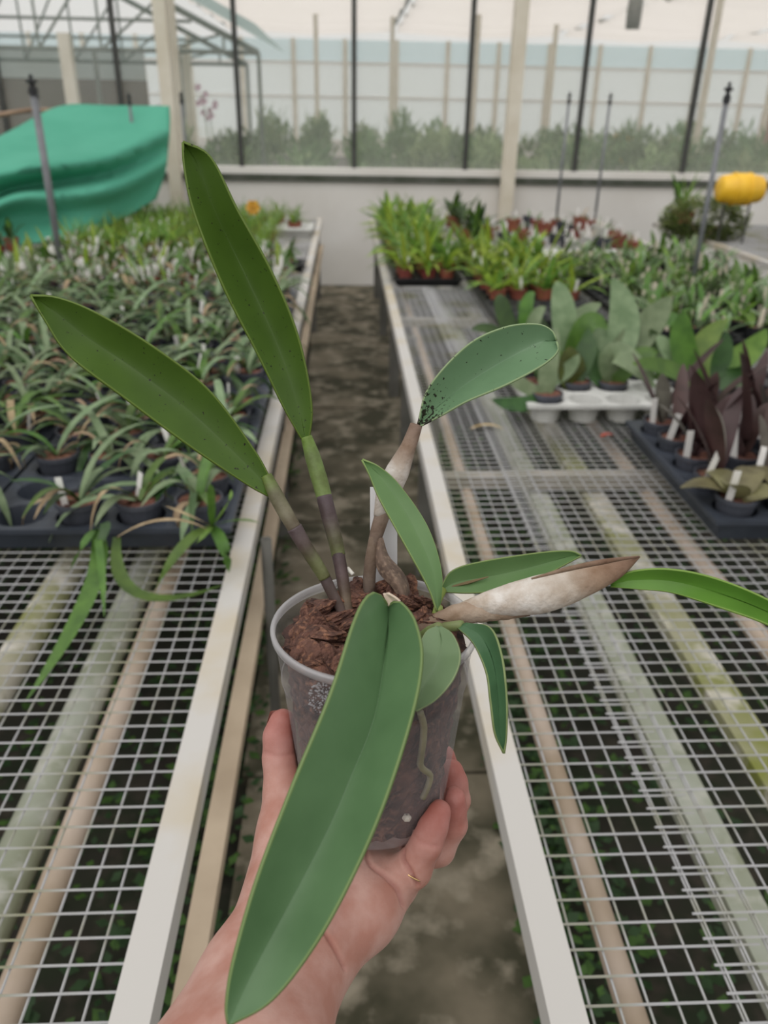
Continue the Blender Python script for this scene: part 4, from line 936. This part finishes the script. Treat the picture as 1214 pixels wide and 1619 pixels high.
# ================================================================== the hand and forearm holding the pot
def cc(px, py, d): return np.array([(px-CX)/F*d, (py-CY)/F*d, d], np.float32)
HH = .0015
lo = np.array([-.215, .115, .36], np.float32); hi = np.array([.075, .36, .665], np.float32)
nx_, ny_, nz_ = np.ceil((hi-lo)/HH).astype(int)
gx = (lo[0]+HH*np.arange(nx_, dtype=np.float32))[:, None, None]; gy = (lo[1]+HH*np.arange(ny_, dtype=np.float32))[None, :, None]; gz = (lo[2]+HH*np.arange(nz_, dtype=np.float32))[None, None, :]
def caps(A, B, ra, rb):
    d = B-A; L2 = float(d@d)
    t = np.clip(((gx-A[0])*d[0]+(gy-A[1])*d[1]+(gz-A[2])*d[2])/L2, 0, 1)
    q = (gx-A[0]-t*d[0])**2; q = q+(gy-A[1]-t*d[1])**2; q += (gz-A[2]-t*d[2])**2
    return np.sqrt(q, out=q)-(ra+(rb-ra)*t)
def smin(a, b, k):
    h = np.maximum(k-np.abs(a-b), 0)/k; return np.minimum(a, b)-h*h*(k*.25)
def chain(pts, k):
    out = None
    for (a, b) in zip(pts[:-1], pts[1:]):
        c = caps(cc(*a[:3]), cc(*b[:3]), a[3], b[3]); out = c if out is None else smin(out, c, k)
    return out
thumb_base = (456, 1318, .525, .0185)
palm = chain([(225, 1840, .385, .038), (285, 1763, .415, .0365), (390, 1545, .47, .0265), (455, 1412, .503, .0235), thumb_base], .012)
palm = smin(palm, chain([(345, 1800, .385, .038), (405, 1690, .415, .0365), (478, 1527, .475, .0262), (572, 1436, .512, .0235), (622, 1396, .534, .0165)], .012), .03)
palm = smin(palm, chain([(470, 1440, .508, .022), (560, 1390, .540, .019), (630, 1362, .563, .0145)], .012), .022)
palm = smin(palm, chain([(465, 1400, .515, .021), (545, 1345, .572, .016), (625, 1335, .588, .0125)], .012), .022)
palm = smin(palm, chain([(470, 1360, .53, .019), (540, 1310, .592, .014), (605, 1308, .606, .012)], .012), .022)
fing = {
 'thumb': [thumb_base, (450, 1255, .538, .0142), (444, 1198, .546, .0122), (447, 1165, .547, .0117), (450, 1143, .547, .0097)],
 'pinky': [(622, 1394, .528, .0135), (652, 1373, .522, .0125), (674, 1334, .517, .0102), (683, 1305, .518, .0095), (689, 1281, .520, .0083)],
 'ring': [(632, 1358, .560, .013), (694, 1344, .556, .0105), (716, 1304, .550, .0096), (716, 1280, .546, .0090), (710, 1261, .543, .0083)],
 'middle': [(628, 1332, .588, .012), (700, 1310, .596, .0105), (722, 1265, .592, .0098), (718, 1238, .589, .0096), (713, 1220, .587, .0094)],
 'index': [(606, 1306, .606, .0118), (690, 1275, .628, .0102), (712, 1230, .628, .0095), (702, 1195, .618, .0085)]}
def clear_pot(j):
    p = PM.T@(P(*j[:3])-Cb); r = math.hypot(p[0], p[1]); tgt = RB+(RT-RB)*max(0, p[2])/PL+j[3]-.0014
    if p[2] > -.004 and r < tgt: p[0] *= tgt/r; p[1] *= tgt/r
    c = MW.T@(Cb+PM@p-CAM); return (CX+F*c[0]/c[2], CY+F*c[1]/c[2], c[2], j[3])
for nm in fing: fing[nm] = fing[nm][:1]+[clear_pot(j) for j in fing[nm][1:]]
D = None
FD = {}
for nm, ch in fing.items():
    c = chain(ch, .004); FD[nm] = None
    c = smin(palm, c, .012 if nm == 'thumb' else .008); D = c if D is None else np.minimum(D, c)
# press the flesh against the pot
pc = MW.T@(Cb-CAM); pa = MW.T@AX
hx, hy, hz = gx-pc[0], gy-pc[1], gz-pc[2]; hh = hx*pa[0]+hy*pa[1]+hz*pa[2]
rad = np.sqrt(np.maximum(hx*hx+hy*hy+hz*hz-hh*hh, 0)); dp = np.maximum(rad-(RB+(RT-RB)*hh/PL)-.0008, -hh-.0006)
D = np.maximum(D, -dp); del dp, rad, hh, hx, hy, hz, palm
def surface_nets(D):
    s = D < 0; mixed = np.zeros(tuple(n-1 for n in D.shape), bool); cnt = np.zeros(mixed.shape, np.int8)
    cr = [(i, j, k) for i in (0, 1) for j in (0, 1) for k in (0, 1)]
    for i, j, k in cr: cnt += s[i:D.shape[0]-1+i, j:D.shape[1]-1+j, k:D.shape[2]-1+k]
    mixed = (cnt > 0) & (cnt < 8); idx = np.argwhere(mixed); num = -np.ones(mixed.shape, np.int32); num[mixed] = np.arange(len(idx))
    acc = np.zeros((len(idx), 3)); n = np.zeros(len(idx))
    for a in cr:
        for ax in range(3):
            if a[ax] == 1: continue
            b = list(a); b[ax] = 1
            v0 = D[idx[:, 0]+a[0], idx[:, 1]+a[1], idx[:, 2]+a[2]]; v1 = D[idx[:, 0]+b[0], idx[:, 1]+b[1], idx[:, 2]+b[2]]
            c = (v0 < 0) != (v1 < 0); t = np.where(c, v0/np.where(c, v0-v1, 1), 0)
            p = np.array(a, float)[None]+np.zeros((len(idx), 1)); p[:, ax] += t
            acc[c] += p[c]; n += c
    V = idx+acc/n[:, None]; faces = []
    for ax in range(3):
        o1, o2 = (ax+1) % 3, (ax+2) % 3; sl0 = [slice(1, -1)]*3; sl0[ax] = slice(0, -1); sl1 = [slice(1, -1)]*3; sl1[ax] = slice(1, None)
        a, b = s[tuple(sl0)], s[tuple(sl1)]; e = np.argwhere(a != b); inside = a[tuple(e.T)]; base = e.copy(); base[:, o1] += 1; base[:, o2] += 1
        def g(d1, d2):
            q = base.copy(); q[:, o1] += d1; q[:, o2] += d2; return num[tuple(q.T)]
        q = np.stack([g(-1, -1), g(0, -1), g(0, 0), g(-1, 0)], 1); q[~inside] = q[~inside][:, ::-1]; faces.append(q)
    return V, np.concatenate(faces)
V, Fc = surface_nets(D)
Gd = np.stack([g_[tuple(np.clip(np.round(V).astype(int), 0, np.array(D.shape)-1).T)] for g_ in np.gradient(D)], 1) if False else None
del D
Vc = lo+V*HH
# relax the net a little, then crease it
ed = np.concatenate([Fc[:, [0, 1]], Fc[:, [1, 2]], Fc[:, [2, 3]], Fc[:, [3, 0]]])
for it in range(4):
    acc = np.zeros_like(Vc); n = np.zeros(len(Vc)); np.add.at(acc, ed[:, 0], Vc[ed[:, 1]]); np.add.at(n, ed[:, 0], 1); np.add.at(acc, ed[:, 1], Vc[ed[:, 0]]); np.add.at(n, ed[:, 1], 1)
    Vc = Vc+.5*(acc/n[:, None]-Vc)
fn_ = np.cross(Vc[Fc[:, 2]]-Vc[Fc[:, 0]], Vc[Fc[:, 3]]-Vc[Fc[:, 1]]); nv = np.zeros_like(Vc)
for k in range(4): np.add.at(nv, Fc[:, k], fn_)
nv /= np.linalg.norm(nv, axis=1)[:, None]+1e-12
up_px = np.stack([Vc[:, 0]/Vc[:, 2]*F+CX, Vc[:, 1]/Vc[:, 2]*F+CY], 1)
def crease(pts, depth, sig, zr):
    q = crom(pts, 80); d = np.full(len(Vc), 1e9)
    for a, b in zip(q[:-1], q[1:]):
        ab = b-a; t = np.clip(((up_px-a)@ab)/(ab@ab), 0, 1); d = np.minimum(d, np.linalg.norm(up_px-a-t[:, None]*ab, axis=1))
    wgt = np.exp(-(d/sig)**2)*((Vc[:, 2] > zr[0]) & (Vc[:, 2] < zr[1]))*np.clip((-nv[:, 2]+.25)*2, 0, 1)
    return wgt[:, None]*depth
disp = crease([(577, 1340), (585, 1365), (610, 1385), (630, 1408), (638, 1432)], .0030, 3.0, (.48, .60))
disp = disp+crease([(637, 1335), (637, 1358), (650, 1380), (660, 1400)], .0030, 2.8, (.48, .60))
disp = disp+crease([(512, 1470), (530, 1500), (546, 1532)], .0020, 3.0, (.42, .56))
disp = disp+crease([(655, 1320), (670, 1334), (690, 1338)], .0008, 3.0, (.50, .57))
disp = disp+crease([(418, 1190), (440, 1196), (466, 1190)], .0007, 3.0, (.50, .57))
disp = disp+crease([(560, 1400), (540, 1440), (525, 1480)], .0006, 9, (.46, .56))
Vc = Vc-nv*disp
# skin colour: redder finger ends and knuckle folds
base = np.array(lin('#c49c91')); red = np.array(lin('#b3766f')); pale = np.array(lin('#cfaa9f'))
tipc = np.array([cc(*fing[k][-1][:3]) for k in fing]); dt = np.min(np.linalg.norm(Vc[:, None]-tipc[None], axis=2), axis=1)
wr = np.exp(-(dt/.028)**2)[:, None]; wa = np.clip((Vc[:, 1]-.27)/.06, 0, 1)[:, None]
colv = base*(1-wr)+red*wr; colv = colv*(1-.6*wa)+pale*.6*wa
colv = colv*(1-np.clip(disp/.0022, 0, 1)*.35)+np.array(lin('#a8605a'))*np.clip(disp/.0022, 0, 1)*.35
Vw = (MW@Vc.T).T+CAM
org = Vw.mean(0)
me = bpy.data.meshes.new('person'); me.from_pydata((Vw-org).tolist(), [], Fc.tolist())
ca = me.color_attributes.new('Col', 'FLOAT_COLOR', 'POINT'); a4 = np.ones((len(Vc), 4)); a4[:, :3] = colv; ca.data.foreach_set('color', a4.ravel())
me.polygons.foreach_set('use_smooth', [True]*len(me.polygons))
SK = mat('skin', '#ffffff', '#e6cfc6', 45, .5, .12, 600, vcol=True, spec=.35)
_b = SK.node_tree.nodes['Principled BSDF']; _b.inputs['Subsurface Weight'].default_value = .12; _b.inputs['Subsurface Radius'].default_value = (.006, .003, .002); _b.inputs['Subsurface Scale'].default_value = 1.0
me.materials.append(SK); me.update()
pers = link('person', me, None, tuple(org)); tag(pers, 'bare left hand and forearm holding the clear orchid pot from below', 'person')
# thumb nail and the thin ring on the little finger
def tow(c): return MW@c+CAM
ta, tb_ = cc(*fing['thumb'][-1][:3]), cc(*fing['thumb'][3][:3]); td = (ta-tb_)/np.linalg.norm(ta-tb_)
no = np.array([-.8, 0, .6]); no = no-td*(no@td); no /= np.linalg.norm(no); sd = np.cross(td, no); mb = MB(); vs = []
for i in range(7):
    for j in range(7):
        v = (j-3)/3*.95; u = -.006+.0155*i/6; w = .0065*(1 if i < 5 else (.9 if i == 5 else .6)); r_ = .0104-.0012*max(0, i-3)/3
        vs.append(tow(tb_*.35+ta*.65+td*u+sd*math.sin(v*.62)*r_*1.02+no*(math.cos(v*.62)*r_+.0006)))
mb.add(vs, [(i*7+j, i*7+j+1, (i+1)*7+j+1, (i+1)*7+j) for i in range(6) for j in range(6)])
part('fingernail', mb, mat('nail', '#d9a79b', '#e3b9ae', 80, .25), pers, True)
pa_, pb_ = cc(652, 1373, .522), cc(674, 1334, .522); dx_ = (pb_-pa_)/np.linalg.norm(pb_-pa_); u_ = np.cross(dx_, [0, 0, 1.]); u_ /= np.linalg.norm(u_); w_ = np.cross(dx_, u_); c_ = pa_+(pb_-pa_)*-.02
part('ring', MB().tube([tow(c_+.0128*(math.cos(k*6.2832/40)*u_+math.sin(k*6.2832/40)*w_)) for k in range(41)], .00055, 8), mat('gold', '#e0c08a', None, rough=.2, metal=1), pers, True)
